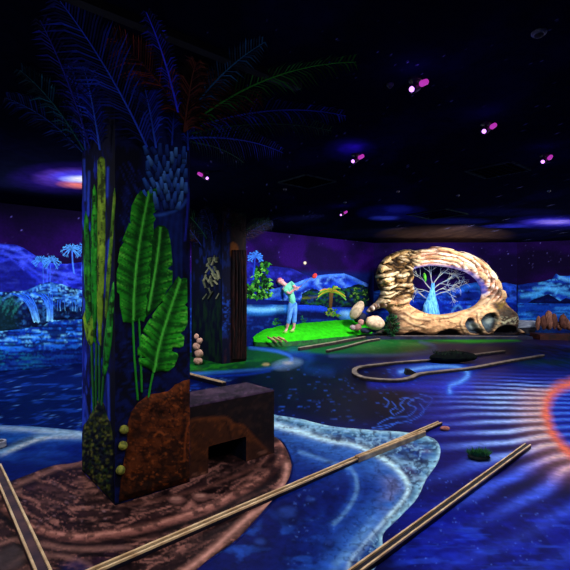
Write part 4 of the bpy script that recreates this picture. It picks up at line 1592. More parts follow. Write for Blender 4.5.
def kerb(px, w, h, label, m=WOODG, closed=False, z=0.0045, cap=True):
    pts = [F(p[0], p[1], z + h + .014) for p in px]
    c = sum(pts, Vector()) / len(pts)
    o = thing('lane_kerb', (c.x, c.y, 0), label, 'kerb')
    mb = MB()
    mb.sweep(pts, w, h, z, closed)
    mb.build('board', mat('kerb_side', (58, 50, 50), (30, 26, 32), 9), o)
    mb = MB()
    mb.sweep(pts, w + .012, .014, z + h, closed)
    mb.build('cap', m, o)
    return o


kerb(crv([(504, 350.3), (470, 354.5), (440, 358.5), (402, 361.3), (376, 364), (361, 366), (354.5, 369), (354.5, 372.5), (361, 376), (374, 378.2), (396, 379.2), (410, 377), (420, 373), (440, 370.5), (470, 367.3), (505, 361), (543, 354.5)], 2.5),
     .075, .035, 'long looped kerb round the putting lane in front of the arch', WOODG)
kerb(crv([(299, 347.3), (330, 342.3), (350, 338.6), (362, 336.8), (372, 335.8), (430, 335.8), (500, 336.2), (518, 336.5)], 3), .07, .07, 'far kerb along the foot of the green and the rock arch')
kerb(crv([(327, 350), (345, 346), (366, 340.5), (379, 338.3)], 3), .07, .05, 'short dark kerb on the grass strip in front of the boulders')

# mossy dark block and wedge beside the loop
c = F(459, 364.5)
o = thing('mossy_block', (c.x, c.y, 0), 'low dark mossy slab obstacle lying inside the looped kerb', 'obstacle')
mb = MB()
moss = mat('dark_moss', (14, 26, 18), (5, 8, 12), 9, .9, .1, .6)
mb.rock((c.x, c.y + .25, .12), (.50, .26, .115), 3, .15, sub=4, flat=.95)
mb.build('slab', moss, o, True)
mb = MB()
for k in range(60):
    a, b = random.uniform(-.42, .12), random.uniform(.05, .42)
    p = Vector((c.x + a, c.y + b, .19))
    d = Vector((random.uniform(-.05, .05), random.uniform(-.05, .05), .07))
    mb.add([p - Vector((.012, 0, 0)), p + Vector((.012, 0, 0)), p + d, p + Vector((0, .012, 0))], [(0, 1, 2), (1, 3, 2), (3, 0, 2)])
tag(mb.build('moss_tuft', mat('moss_green', (26, 60, 26), (10, 26, 14), 20), o), kind='stuff')
c = F(413, 375)
mb = MB()
v = [Vector((c.x - .13, c.y, 0.0)), Vector((c.x + .13, c.y, 0)), Vector((c.x + .1, c.y + .2, 0)), Vector((c.x - .12, c.y + .18, 0)), Vector((c.x - .11, c.y + .02, .1)), Vector((c.x - .10, c.y + .16, .1)), Vector((c.x - .02, c.y + .17, .085)), Vector((c.x - .02, c.y + .02, .085))]
mb.add(v, [(0, 3, 2, 1), (4, 7, 6, 5), (0, 1, 7, 4), (1, 2, 6, 7), (2, 3, 5, 6), (3, 0, 4, 5)])
tag(mb.build('wedge', mat('wedge_dark', (14, 22, 26), (6, 8, 14), 10), None, loc=(c.x, c.y, 0)), 'small dark wedge standing inside the bend of the looped kerb', 'obstacle')
# tuft of artificial plant near the right rail
c = F(479, 459)
o = thing('plant_tuft', (c.x, c.y, 0), 'small dark green tuft of artificial plant on the blue rippled floor', 'plant')
mb = MB()
mb.rock((c.x, c.y, .022), (.10, .07, .028), 8, .2, sub=3, flat=.8)
mb.build('base', mat('tuft_base', (12, 34, 22), (5, 12, 14), 30), o, True)
r = random.Random(2)
mb = MB()
for k in range(260):
    a = r.uniform(0, 2 * PI)
    q = math.sqrt(r.random())
    p = Vector((c.x + math.cos(a) * .095 * q, c.y + math.sin(a) * .06 * q, .04))
    d = Vector((math.cos(a) * .03 * q + r.uniform(-.012, .012), math.sin(a) * .03 * q, r.uniform(.03, .06)))
    s = Vector((-math.sin(a), math.cos(a), 0)) * .006
    mb.add([p - s, p + s, p + d, p + Vector((0, 0, .006))], [(0, 1, 2), (1, 3, 2), (3, 0, 2)])
mb.build('leaves', mat('tuft_leaves', (40, 120, 50), (14, 60, 36), 60), o)
c = F(445, 430.5)
mb = MB()
mb.rock((c.x, c.y, .022), (.055, .035, .026), 5, .15, sub=3, flat=.75)
tag(mb.build('pebble', mat('pink_stone', (205, 130, 110), (150, 84, 76), 25), None, True, loc=(c.x, c.y, 0)), 'small flat pinkish pebble on the floor just past the end of the long rail', 'pebble')

# ------------------------------------------------------------------ sloping green against the left wall
def wallp(px):
    p = PL.at(px, HY, 0)
    p.z = 0
    return p


ga, gb = wallp(252.5), wallp(363.5)
gl = (gb - ga).length
NUu, NDd = 90, 26
zb_ = lambda s: np.interp(s, [0, .03, .08, .2, .42, .8, 1], [.24, .33, .42, .49, .535, .545, .50])
vs, C, fs = [], [], []
for i in range(NUu + 1):
    s = i / NUu
    dm = 0.62 * (1 - math.exp(-s * 14)) * (1 - max(0, (s - .86) / .14) ** 2 * .55) + .06
    for k in range(NDd + 1):
        t = k / NDd
        p = ga + (gb - ga) * s + NU * (0.02 + dm * t)
        z = zb_(s) * (1 - t) + .115 * t + .02 * (vn(np.array([s * 20]), np.array([t * 4]), 7)[0] - .5)
        vs.append(p + Vector((0, 0, float(z))))
        n = vn(np.array([s * 60]), np.array([t * 12]), 9)[0]
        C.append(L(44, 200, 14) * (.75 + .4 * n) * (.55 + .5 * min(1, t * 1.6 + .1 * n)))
w = NDd + 1
for i in range(NUu):
    for k in range(NDd):
        fs.append((i * w + k, i * w + k + 1, (i + 1) * w + k + 1, (i + 1) * w + k))
top = len(vs)
GM = thing('putting_green', (ga + gb) / 2 + NU * .4, 'bright fluorescent green sloping bank under the golfer', 'putting green')
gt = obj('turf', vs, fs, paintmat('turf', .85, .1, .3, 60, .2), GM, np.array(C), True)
mb = MB()
sk = [vs[i * w + NDd] for i in range(NUu + 1)] + [vs[NUu * w + k] for k in range(NDd - 1, -1, -1)]
sk = [vs[k] for k in range(NDd)] + sk
v2, f2 = [], []
for i, p in enumerate(sk):
    pc_ = Vector(p)
    out = NU * .05
    v2 += [pc_, Vector((pc_.x + out.x, pc_.y + out.y, 0.0))]
    if i:
        f2.append((2 * i - 2, 2 * i - 1, 2 * i + 1, 2 * i))
mb.add(v2, f2)
mb.build('apron', mat('apron_green', (20, 104, 30), (8, 60, 26), 9), GM, True)
for k, (px, py, a) in enumerate(((254.5, 338.5, .9), (258.5, 340, .8), (262, 341, .7))):
    p = wallp(px) + NU * (.42 + .06 * k)
    z = .20
    mb = MB()
    d = Vector((.16, -.12, -.06))
    mb.tube([p + Vector((.1, .05, z + .06)), p + Vector((.1, .05, z + .06)) + d, p + Vector((.1, .05, z + .04)) + d * 1.5], [.028, .034, .026], 9)
    lab = ('pale wooden log end at the left tip of the green', 'middle of the three log ends at the tip of the green', 'rightmost of the three log ends at the tip of the green')[k]
    tag(mb.build('log', mat('log_wood', (200, 170, 120), (110, 70, 50), 14), None, loc=p), lab, 'log')

# ------------------------------------------------------------------ golfer
GY = 12.52
GS = GY / FOC


def G(px, py, dy=0.0):
    return Vector(((px - HX) * GS, GY + dy, EYE - (py - HY) * GS))


def skin(name, V_, E_, R_, m, parent=None, root=0, lev=2, loc=None):
    me = bpy.data.meshes.new(name + '_tmp')
    me.from_pydata([tuple(v) for v in V_], E_, [])
    o = bpy.data.objects.new(name + '_tmp', me)
    COL.objects.link(o)
    md = o.modifiers.new('s', 'SKIN')
    md.use_smooth_shade = True
    for i, q in enumerate(me.skin_vertices[0].data):
        q.radius = R_[i] if hasattr(R_[i], '__len__') else (R_[i], R_[i])
        q.use_root = (i == root)
    sb = o.modifiers.new('u', 'SUBSURF')
    sb.levels = lev
    dg = bpy.context.evaluated_depsgraph_get()
    ev = o.evaluated_get(dg)
    m2 = bpy.data.meshes.new_from_object(ev)
    vs = [v.co.copy() for v in m2.vertices]
    fs = [tuple(p.vertices) for p in m2.polygons]
    bpy.data.objects.remove(o)
    bpy.data.meshes.remove(m2)
    return obj(name, vs, fs, m, parent, None, True, loc)


gV, gE, gR = [], [], []


def gv(p, r, link=None):
    gV.append(Vector(p))
    gR.append(r)
    if link is not None:
        gE.append((link, len(gV) - 1))
    return len(gV) - 1


pel = gv(G(292.6, 304), (.115, .09))
wai = gv(G(292, 298), (.105, .08), pel)
che = gv(G(289.8, 291), (.13, .09), wai)
upc = gv(G(288, 287), (.10, .08), che)
nck = gv(G(285.4, 284.7, -.03), .052, upc)
hd1 = gv(G(282.6, 283.0, -.05), .066, nck)
hd2 = gv(G(280.9, 281.8, -.06), .090, hd1)
hd3 = gv(G(279.0, 280.4, -.06), .082, hd2)
hd4 = gv(G(277.9, 279.4, -.05), .050, hd3)
HANDS = G(296.6, 288.8, -.24)
limbs = {}
for nm, sh, el, dy in (('r', (291.6, 283.0), (295.4, 288.2), -.02), ('l', (284.6, 290.0), (289.4, 293.6), -.10)):
    s_ = gv(G(sh[0], sh[1], dy), .058, upc)
    e_ = gv(G(el[0], el[1], dy - .10), .042, s_)
    wv = HANDS + (Vector((-.03, .01, .035)) if nm == 'r' else Vector((-.075, .02, -.012)))
    w_ = gv(wv, .028, e_)
    cdir = (G(314.5, 275.5, -.1) - HANDS).normalized()
    pal = gv(wv + Vector((.045, -.012, -.004)), (.036, .022), w_)
    base = gV[pal]
    for f_ in range(4):
        off = cdir * (.034 - .022 * f_)
        a1 = gv(base + Vector((.030, -.018, 0)) + off, .0095, pal)
        a2 = gv(base + Vector((.052, .004, -.006)) + off, .009, a1)
        gv(base + Vector((.040, .026 - .003 * f_, -.010)) + off, .0078, a2)
    t1 = gv(base + Vector((-.004, -.03, .018)), .011, pal)
    gv(base + Vector((.022, -.036, .026)), .009, t1)
    limbs[nm] = (s_, e_, w_)
for nm, hp, kn, an, to, dy in (('l', (290.8, 306), (289.4, 317), (286.7, 329.2), (284.4, 331.8), -.04), ('r', (294.6, 306), (294.6, 317), (293.9, 328.6), (291.2, 331.2), .06)):
    h_ = gv(G(hp[0], hp[1], dy * .5), .082, pel)
    k_ = gv(G(kn[0], kn[1], dy - .03), .056, h_)
    c_ = gv((gV[k_] * .65 + G(an[0], an[1], dy) * .35), .054, k_)
    a_ = gv(G(an[0], an[1], dy), .034, c_)
    t_ = gv(G(to[0], to[1], dy - .10), (.04, .026), a_)
    limbs['leg' + nm] = (h_, k_, c_, a_, t_)
GO = thing('person', G(290, 331), 'person in mint shirt and light blue rolled jeans leaning back after a golf swing', 'person')
skinm = mat('skin', (245, 184, 178), (226, 150, 152), 6, .6, .3, .0)
skin('body', gV, gE, gR, skinm, GO, pel)


def sub(ids, grow, shift=None):
    v = [gV[i] for i in ids]
    r = [tuple(q * grow for q in (gR[i] if hasattr(gR[i], '__len__') else (gR[i], gR[i]))) for i in ids]
    return v, r


# shirt
ids = [pel, wai, che, upc, limbs['r'][0], limbs['l'][0]]
v, r_ = sub(ids, 1.13)
v[0] = gV[pel] - Vector((0, 0, .05))
r_[0] = (.15, .12)
r_[1] = (.125, .10)
v.append(gV[limbs['r'][0]] * .35 + gV[limbs['r'][1]] * .65)
r_.append((.058, .058))
v.append(gV[limbs['l'][0]] * .35 + gV[limbs['l'][1]] * .65)
r_.append((.058, .058))
v.append(gV[upc] * .45 + gV[nck] * .55)
r_.append((.064, .064))
skin('shirt', v, [(0, 1), (1, 2), (2, 3), (3, 4), (3, 5), (4, 6), (5, 7), (3, 8)], r_, mat('mint_cloth', (130, 232, 178), (90, 190, 170), 5, .8, .1, .1), GO, 2)
# rolled jeans
v, r_ = [gV[pel] + Vector((0, 0, .085)), gV[pel]], [(.125, .1), (.13, .105)]
e = [(0, 1)]
for nm in ('legl', 'legr'):
    h_, k_, c_, a_, t_ = limbs[nm]
    n0 = len(v)
    v += [gV[h_], gV[k_], gV[k_] * .42 + gV[a_] * .58]
    r_ += [(.094, .094), (.07, .07), (.066, .066)]
    e += [(1, n0), (n0, n0 + 1), (n0 + 1, n0 + 2)]
skin('jeans', v, e, r_, mat('pale_denim', (112, 178, 250), (64, 120, 220), 9, .8, .1, .1), GO, 1)
for nm in ('legl', 'legr'):
    a_, t_ = limbs[nm][3], limbs[nm][4]
    d = (gV[t_] - gV[a_])
    d.z = 0
    mb = MB()
    cpt = (gV[a_] + gV[t_]) / 2 + d * .15
    mb.rock((cpt.x, cpt.y, min(gV[a_].z, gV[t_].z) - .002), (.12, .052, .042), 2, .04, Matrix.Rotation(math.atan2(d.y, d.x), 3, 'Z').to_quaternion(), 3, None, .7)
    mb.build('shoe', mat('shoe_lime', (150, 210, 80), (90, 150, 50), 12), GO, True)
# face and hair: the head axis runs neck -> crown, tilted to the left
ax = (gV[hd4] - gV[hd1]).normalized()
hc = gV[hd2]
fwd = Vector((-.25, -.95, -.15))
fwd = (fwd - ax * fwd.dot(ax)).normalized()
lat = ax.cross(fwd).normalized()
mb = MB()
rot = Matrix((lat, -fwd, ax)).transposed().to_quaternion()
mb.rock(hc + ax * .045 - fwd * .022, (.090, .096, .085), 4, .05, rot, 3, None, .15)
mb.build('hair', mat('hair_rose', (214, 128, 150), (160, 84, 112), 30), GO, True)
for sg in (-1, 1):
    mb = MB()
    mb.rock(hc + fwd * .078 + lat * sg * .032 + ax * .0, (.014, .008, .009), 1, .02, rot, 2)
    tag(mb.build('eye', mat('eye_dark', (30, 20, 24), (16, 10, 14), 9), GO, True))
    mb = MB()
    mb.rock(hc + lat * sg * .086 - ax * .012, (.012, .022, .032), 1, .04, rot, 2)
    mb.build('ear', skinm, GO, True)
mb = MB()
mb.rock(hc + fwd * .092 - ax * .022, (.014, .018, .024), 1, .04, rot, 2)
mb.build('nose', skinm, GO, True)
mb = MB()
mb.rock(hc + fwd * .078 - ax * .058, (.026, .01, .007), 1, .04, rot, 2)
mb.build('mouth', mat('lip', (170, 80, 90)), GO, True)
# club in the hands
ch = G(314.3, 275.8, -.12)
o = thing('golf_club', HANDS, 'golf club with a red head raised by the person', 'golf club')
cd = (ch - HANDS).normalized()
mb = MB()
hp = HANDS + Vector((.0, .004, .0))
mb.tube([hp + cd * .16, ch], [.009, .008], 8)
mb.build('shaft', mat('club_steel', (150, 160, 190), (110, 110, 140), 10, .3, .5, 0, .6), o)
mb = MB()
mb.tube([hp - cd * .10, hp + cd * .17], [.016, .012], 10)
mb.build('grip', mat('club_grip', (170, 120, 60), (110, 70, 40), 20), o)
mb = MB()
mb.rock(ch + Vector((0, 0, -.01)), (.062, .05, .085), 3, .1, Matrix.Rotation(.5, 3, 'Y').to_quaternion(), 3)
mb.build('club_head', mat('club_red', (240, 70, 60), (190, 40, 40), 10), o, True)

# ------------------------------------------------------------------ rock arch
AY = 14.2
PA = Plane((0, AY, 0), (0, -1, 0))
AS = AY / FOC
outer = [(366, 311.5), (371, 306), (377, 301), (380.5, 292), (377, 284), (375.5, 275), (378, 267), (382, 261), (386, 257), (392, 253.5), (400, 250.5), (408, 249.5), (414, 251), (419, 249.5), (428, 248.8), (431, 246.6), (441, 247.2), (446, 249.5), (450, 248.6), (456, 251.5), (461, 251.5), (467, 253.2), (474, 256), (480, 259.5), (487, 266),
         (493, 274), (496, 281), (499.5, 287), (501.5, 295), (504, 302), (509, 308), (514.5, 313), (516.5, 320), (515, 326), (513.5, 334.3), (384, 334.3), (384, 329), (388, 323), (390, 315), (386, 309), (380, 308), (373, 311), (367, 313)]
hole = [(412.5, 270), (420, 267.5), (432, 265.8), (446, 267), (460, 270), (470, 274.5), (477, 280.5), (481, 288), (482, 295), (479.5, 301), (473, 306.5), (464, 310), (452, 313), (440, 314.5), (428, 313.5), (418, 310), (411, 306), (408.5, 303), (411, 298), (413.5, 291), (412, 283), (413, 276)]
OUT, HOLE = crv(outer, 1.6, True), crv(hole, 1.6, True)


def arch_parts(x, y):
    th = np.arctan2((y - 290) * 1.0, (x - 446) * 0.72)
    rr = np.sqrt(((x - 446) * .72) ** 2 + (y - 290) ** 2)
    left = (1 - ss(412, 424, x)) * (1 - ss(303, 309, y + (x - 395) * -.15))
    base = ss(300, 310, y + 0.10 * (x - 446) * np.where(x > 446, 1, -1)) * ss(384, 392, x)
    topr = np.clip(1 - left - base, 0, 1)
    w = 7 * (fbm(x / 11, y / 9, 201) - .5)
    ql = (y * 1.0 + x * .30 * np.where(y < 275, -1.0, .55) + w) / 7.0
    qt = (rr * 1.0 + th * 11 + .5 * w) / 3.9
    return left, base, topr, ql, qt, rr, th


def saw(q):
    f = q - np.floor(q)
    return np.minimum(f / .22, (1 - f) / .78)


def arch_cells(x, y):
    w = 5 * (fbm(x / 9, y / 9, 202) - .5)
    t = np.where(y < 270, -.38, .22)
    a = (x + w) / 17.0
    b = (y + t * (x - 395) + w) / 4.0
    return worley(a, b, 230)


HOLLOWS = [([(399, 335), (404, 331.5), (412, 330.5), (421, 332), (427, 335)], (8, 16, 44)),
           ([(432, 335), (437, 330), (445, 327.5), (453, 329), (460, 335)], (8, 16, 44)),
           (crv([(460, 323), (464, 317), (469, 318), (471, 324), (478, 333), (468, 333), (463, 329)], 2, True), (70, 88, 104)),
           (crv([(476, 320), (481, 313.5), (489, 312), (493, 317), (490, 325), (486, 333), (480, 329)], 2, True), (84, 104, 112)),
           (crv([(489, 331), (493, 326), (503, 324), (512, 327), (512, 333.5), (490, 334)], 2, True), (8, 12, 34))]


def arch_h(x, y, d):
    left, base, topr, ql, qt, rr, th = arch_parts(x, y)
    t = np.clip(d / 10, 0, 1)
    body = .06 + .34 * np.sqrt(t * (2 - t))
    f1, f2, idv = arch_cells(x, y)
    st = left * ((np.clip(f2 - f1, 0, .5) / .5) ** .6 * .20 + (idv - .5) * .16 - .1) + topr * (saw(qt) ** .6 - .5) * .18
    sw = base * .10 * (fbm((x + y * .8) / 9, (y - x * .12) / 3.5, 205) - .5)
    cav = 0
    for pts, _ in HOLLOWS:
        i = inpoly(x, y, pts)
        dd = pdist(x, y, pts, True)
        cav = cav - .22 * i * np.clip(dd / 2, 0, 1)
    return np.maximum(body + st * np.clip(d / 2.2, 0, 1) + sw + cav + .03 * (fbm(x / 2, y / 2, 207) - .5), .02)


def arch_paint(x, y):
    left, base, topr, ql, qt, rr, th = arch_parts(x, y)
    p = Paint(x, y, (170, 132, 94))
    n = fbm(x / 4, y / 3, 211)
    st = saw(qt)
    f1, f2, idv = arch_cells(x, y)
    e = f2 - f1
    p.over((176, 136, 78), left * .8)
    p.over((238, 208, 156), left * ss(.45, .7, idv) * .8)
    p.over((118, 84, 44), left * (1 - ss(.15, .35, idv)) * .7)
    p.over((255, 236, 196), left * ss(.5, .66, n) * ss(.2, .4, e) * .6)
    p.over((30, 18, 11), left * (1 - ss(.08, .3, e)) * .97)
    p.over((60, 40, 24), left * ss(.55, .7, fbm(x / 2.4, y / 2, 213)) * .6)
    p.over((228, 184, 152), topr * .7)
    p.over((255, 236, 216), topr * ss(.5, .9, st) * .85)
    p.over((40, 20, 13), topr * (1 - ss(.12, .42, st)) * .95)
    p.over((186, 116, 82), topr * ss(.5, .64, fbm(rr / 2.4, th * 9, 214)) * .6)
    p.over((52, 28, 18), topr * ss(.60, .70, fbm(rr / 1.6 + 4, th * 12, 218)) * .6)
    p.over((44, 24, 16), topr * ss(462, 482, x) * ss(.47, .6, fbm(x / 3, y / 3, 215)) * (1 - ss(0, 8, rr - 40)) * .8)
    p.over((206, 156, 110), base * .9)
    p.over((238, 190, 134), base * ss(.48, .66, fbm((x + y) / 12, y / 2.2, 216)) * .7)
    p.over((96, 56, 32), base * .6 * ss(.56, .66, fbm((x + y * .6) / 8, (y - x * .1) / 1.8, 217)) * .8)
    p.over((60, 32, 18), base * ss(.93, .985, ridge((x + y) / 20, (y - (x - 446) ** 2 / 160) / 7, 221)) * .8)
    p.over((120, 130, 110), base * ss(456, 478, x) * ss(.45, .62, n) * .55)
    p.stroke(crv([(414, 269.5), (430, 267.5), (446, 268.8), (460, 272), (470, 276.5), (478, 284), (481, 292)], 2), 5, (66, 80, 190), .8, 2.5)
    p.stroke(crv([(412, 304), (420, 308), (434, 311)], 2), 3, (90, 60, 44), .5, 3)
    for q in ([(482, 300), (472, 309), (460, 316), (455, 324), (462, 334)], [(486, 298), (480, 308), (472, 314), (474, 324), (480, 334)], [(440, 318), (450, 316), (458, 312)],
              [(425, 320), (410, 318), (400, 312)], [(396, 316), (408, 324), (420, 327)], [(386, 322), (396, 328), (408, 329)]):
        p.stroke(crv(q, 2), 1.6, (44, 24, 16), .75, 1.4)
        p.stroke([(a + 1.6, b - 1.4) for a, b in crv(q, 2)], 1.4, (250, 214, 164), .5, 1.4)
    p.poly(crv([(486, 303), (494, 302), (503, 306), (514, 314), (517, 320), (515, 334), (492, 335), (494, 322), (492, 312)], 2, True), (18, 20, 30), .85, 3)
    for pts, c in HOLLOWS:
        p.poly(pts, (8, 12, 26), .95, 1.5)
        if c[0] > 20:
            cx = sum(a for a, b in pts) / len(pts)
            cy = sum(b for a, b in pts) / len(pts)
            p.poly([(cx + (a - cx) * .7, cy + (b - cy) * .75) for a, b in pts], c, .8, 2)
            p.dot(cx + 1, cy - 1.5, 3, 3, (170, 182, 168), .5, .9)
    p.over((176, 172, 136), ss(490, 494, x) * ss(315, 317.5, y) * (1 - ss(322, 324, y)) * ss(.5, .6, fbm(x / 1.8, y / 1.3, 219)) * .9)
    p.over((120, 96, 40), ss(486, 490, x) * ss(300, 303, y) * (1 - ss(307, 310, y)) * ss(.42, .56, n) * .9)
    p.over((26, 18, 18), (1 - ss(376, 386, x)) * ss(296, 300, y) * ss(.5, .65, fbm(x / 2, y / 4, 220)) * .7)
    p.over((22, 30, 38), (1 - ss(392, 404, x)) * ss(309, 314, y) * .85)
    return p.C


AR = thing('rock_arch', (440 * AS - HX * AS, AY, 0), 'large cream layered rock arch with an oval opening', 'rock arch')
zfoot = EYE - (336 - HY) * AS
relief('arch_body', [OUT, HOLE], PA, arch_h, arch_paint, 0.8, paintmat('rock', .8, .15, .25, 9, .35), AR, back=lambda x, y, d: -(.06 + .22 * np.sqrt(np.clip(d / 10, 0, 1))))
# loose layered slabs along the crown and the left pillar
mb = MB()
r = random.Random(31)
slabs = [(385, 261, 8, 3.0, -42), (392, 256.5, 9, 2.8, -30), (400, 253.5, 9, 2.8, -14), (379.5, 270, 5, 3.6, -60), (384, 282, 6, 3.4, 10), (424, 252, 13, 2.6, 0), (440, 250.5, 14, 2.6, 6), (430, 258, 16, 2.4, -2), (452, 254.5, 13, 2.4, 20), (462, 258, 13, 2.6, 28), (473, 262, 12, 2.6, 34), (480, 268, 12, 2.6, 46), (487, 275, 11, 2.6, 56), (492, 284, 9, 2.4, 64), (448, 261, 15, 2.2, 10), (464, 266.5, 13, 2.2, 26), (477, 276, 10, 2.2, 46), (497, 294, 9, 2.4, 70), (412, 257, 10, 3, -16)]
for k, (cx, cy, rx, rz, ang) in enumerate(slabs):
    c = PA.at(cx, cy, .34 + .08 * r.random())
    base_c = L(*r.choice([(236, 204, 164), (214, 176, 130), (250, 222, 190), (196, 154, 112)])) if cx > 408 else L(*r.choice([(222, 184, 122), (196, 156, 100), (238, 208, 160), (160, 122, 76)]))
    mb.rock(c, (rx * AS * .62, .22, rz * AS * .62), k, .22, Matrix.Rotation(math.radians(ang), 3, 'Y').to_quaternion(), 3, (lambda bc: lambda P, q2: np.clip(bc[None, :] * (1 + 1.3 * q2)[:, None], 0, 1))(base_c))
mb.build('layered_slabs', paintmat('rock', .8, .15, .25, 9, .35), AR)
# plinth carrying the arch and the boulders
mb = MB()
pts = [F(360, 334.5, .1), F(372, 334.8, .1), F(440, 335.2, .1), F(517, 335.2, .1)]
y0 = 13.52
vv = [(2.05, y0 + .35), (2.75, y0), (5.0, y0 - .05), (7.6, y0), (7.75, 14.85), (2.85, 14.95)]
zt = .085
vs = [Vector((a, b, 0.0)) for a, b in vv] + [Vector((a, b, zt)) for a, b in vv]
n = len(vv)
mb.add(vs, [tuple(range(n))[::-1], tuple(range(n, 2 * n))] + [(i, (i + 1) % n, n + (i + 1) % n, n + i) for i in range(n)])
tag(mb.build('plinth', mat('plinth_dark', (34, 40, 70), (14, 16, 36), 4), None, loc=(5, 14.1, 0)), 'low dark stage under the rock arch and boulders', 'platform')
mb = MB()


def bush(name, c, rx, ry, rz, n, leaf, cols, label, cat, seed, group=None):
    r = random.Random(seed)
    o = thing(name, (c[0], c[1], c[2] - rz), label, cat, group)
    mb = MB()
    for k in range(n):
        u_, w_ = r.uniform(-1, 1), r.uniform(0, 2 * PI)
        q = math.sqrt(1 - u_ * u_)
        d = Vector((q * math.cos(w_), q * math.sin(w_), u_))
        p = Vector(c) + Vector((d.x * rx, d.y * ry, d.z * rz)) * r.uniform(.55, 1)
        t = (d + Vector((r.uniform(-.6, .6), r.uniform(-.6, .6), r.uniform(-.2, .7)))).normalized()
        s = t.orthogonal().normalized()
        s = (s * math.cos(w_) + t.cross(s) * math.sin(w_)) * leaf * .28
        nn = t.cross(s).normalized() * leaf * .06
        mb.add([p, p + t * leaf * .5 + s, p + t * leaf, p + t * leaf * .5 - s, p + t * leaf * .5 + nn], [(0, 1, 4), (1, 2, 4), (2, 3, 4), (3, 0, 4), (0, 3, 2, 1)], L(*r.choice(cols)) * r.uniform(.5, 1.2))
    mb.build('foliage', paintmat('leaves', .7, .2, .25, 8), o)
    st = MB()
    for k in range(5):
        w_ = k * 1.3
        st.tube([Vector((c[0], c[1], c[2] - rz)), Vector(c) + Vector((math.cos(w_) * rx * .4, math.sin(w_) * ry * .4, 0))], [.018, .01], 6)
    st.build('stem', mat('twig', (50, 44, 30), (26, 22, 18), 20), o)
    return o


c = Plane((0, 13.62, 0), (0, -1, 0)).at(391.5, 317)
bush('shrub', (c.x, c.y, .42), .20, .07, .32, 300, .10, [(20, 84, 40), (12, 54, 34), (36, 110, 52), (10, 36, 30)], 'dark green shrub between the round boulder and the arch foot', 'shrub', 41)

# ------------------------------------------------------------------ boulders
STN = lambda a, b: (lambda P, q2: np.clip(L(*a)[None, :] * (1 + 1.2 * q2)[:, None] * (1 - ss(-.1, -.9, -0 - P[:, 2:3] / (abs(P[:, 2]).max())) * 0), 0, 1))
PBd = Plane((0, 13.45, 0), (0, -1, 0))


def boulder(px, py, rx, rz, ang, y, col, label, seed, name='boulder', rough=.1, ry=None, group=None):
    c = Plane((0, y, 0), (0, -1, 0)).at(px, py)
    sc = y / FOC
    mb = MB()
    mb.rock(c, (rx * sc, ry or min(rx, rz) * sc * .9, rz * sc), seed, rough, Matrix.Rotation(math.radians(ang), 3, 'Y').to_quaternion(), 4, STN(col, col))
    lo = min(v.z for v in mb.v)
    return tag(mb.build(name, paintmat('rock', .8, .15, .25, 9, .35), None, True, loc=(c.x, c.y, lo)), label, 'boulder', group)


boulder(357, 310.5, 5.4, 10.5, 33, 13.75, (190, 168, 136), 'long pale boulder leaning over at the left of the arch', 3)
boulder(375, 323, 9.2, 7.2, 12, 13.55, (232, 196, 160), 'round cream boulder at the left foot of the arch', 6, ry=.22)
boulder(361, 322.5, 3.2, 3.2, 0, 13.7, (190, 140, 126), 'small pinkish stone wedged beside the round cream boulder', 8)
boulder(357.5, 327.5, 4.2, 3.4, -20, 13.6, (150, 112, 104), 'brownish stone below the leaning boulder', 9)
boulder(352.5, 327.5, 2.9, 2.8, 0, 13.55, (172, 150, 150), 'smallest grey stone at the edge of the green', 10)
boulder(366, 330.5, 6, 3, 5, 13.6, (40, 44, 66), 'dark low rock under the round cream boulder', 12)
boulder(360, 317.5, 6.5, 4.8, -30, 14.05, (36, 38, 56), 'dark rock behind the small stones', 13)

# pale stack of stones behind the foreground column
x_ = -1.93
cst = F(198.5, 365)
grp = [(198, 361, 4.5, 4, 0), (199, 353.5, 4.2, 4.2, 1), (196.5, 346.5, 3.6, 3.8, 2), (199.5, 341, 3.0, 3.2, 3), (196.5, 336.5, 2.4, 2.8, 4)]
lbs = ['bottom stone of the pale stack behind the foreground column', 'second stone up in the pale stack behind the foreground column', 'middle stone of the pale stack behind the foreground column',
       'second stone from the top of the pale stack', 'top stone of the pale stack behind the foreground column']
for (a, b, rx, rz, k) in grp:
    boulder(a, b, rx, rz, 10 * (k % 2), cst.y, (170, 132, 112), lbs[k], 20 + k, 'stacked_stone', .16, rx * cst.y / FOC * .9, 'pale stacked stones')

# ------------------------------------------------------------------ baobab behind the arch
TY = 14.72
PT = Plane((0, TY, 0), (0, -1, 0))
tsc = TY / FOC
BT = thing('baobab_tree', PT.at(431, 334.8), 'bare pale blue bottle-trunked tree seen through the rock arch', 'tree')
mb = MB()
prof = [(431.5, 332.8, 8.5), (431.5, 326, 9), (431, 314, 9.0), (431, 306, 7.6), (431.5, 300, 5.4), (432, 294, 3.4), (432.5, 288, 2.0), (433, 283, 1.5)]
pts = [PT.at(a, b) for a, b, _ in prof]
k0 = len(mb.v)
mb.tube(pts, [q * tsc for _, _, q in prof], 20)
for i in range(k0, len(mb.v)):                               # flattened, fluted trunk
    p = mb.v[i]
    p.y = TY + (p.y - TY) * .6
mb.build('trunk', mat('baobab_blue', (120, 206, 250), (40, 110, 215), 9, .8, .1, .4, 0, (3, 3, .6)), BT, True)
mb = MB()
r = random.Random(77)


def branch(p, a, l, w, lev, tilt):
    pts = [p]
    ang = a
    for i in range(4):
        ang += r.uniform(-.28, .28)
        q = pts[-1] + Vector((math.cos(ang) * l / 4, tilt * l / 4, math.sin(ang) * l / 4))
        q.y = min(max(q.y, TY - .16), TY + .16)
        pts.append(q)
    mb.tube(pts, [max(.0045, w * (1 - .5 * i / 4)) for i in range(5)], 5)
    if lev:
        for k in range(3):
            j = r.choice([2, 3, 4])
            branch(pts[j], ang + r.uniform(-.95, .95), l * r.uniform(.5, .75), w * .58, lev - 1, r.uniform(-.25, .25))


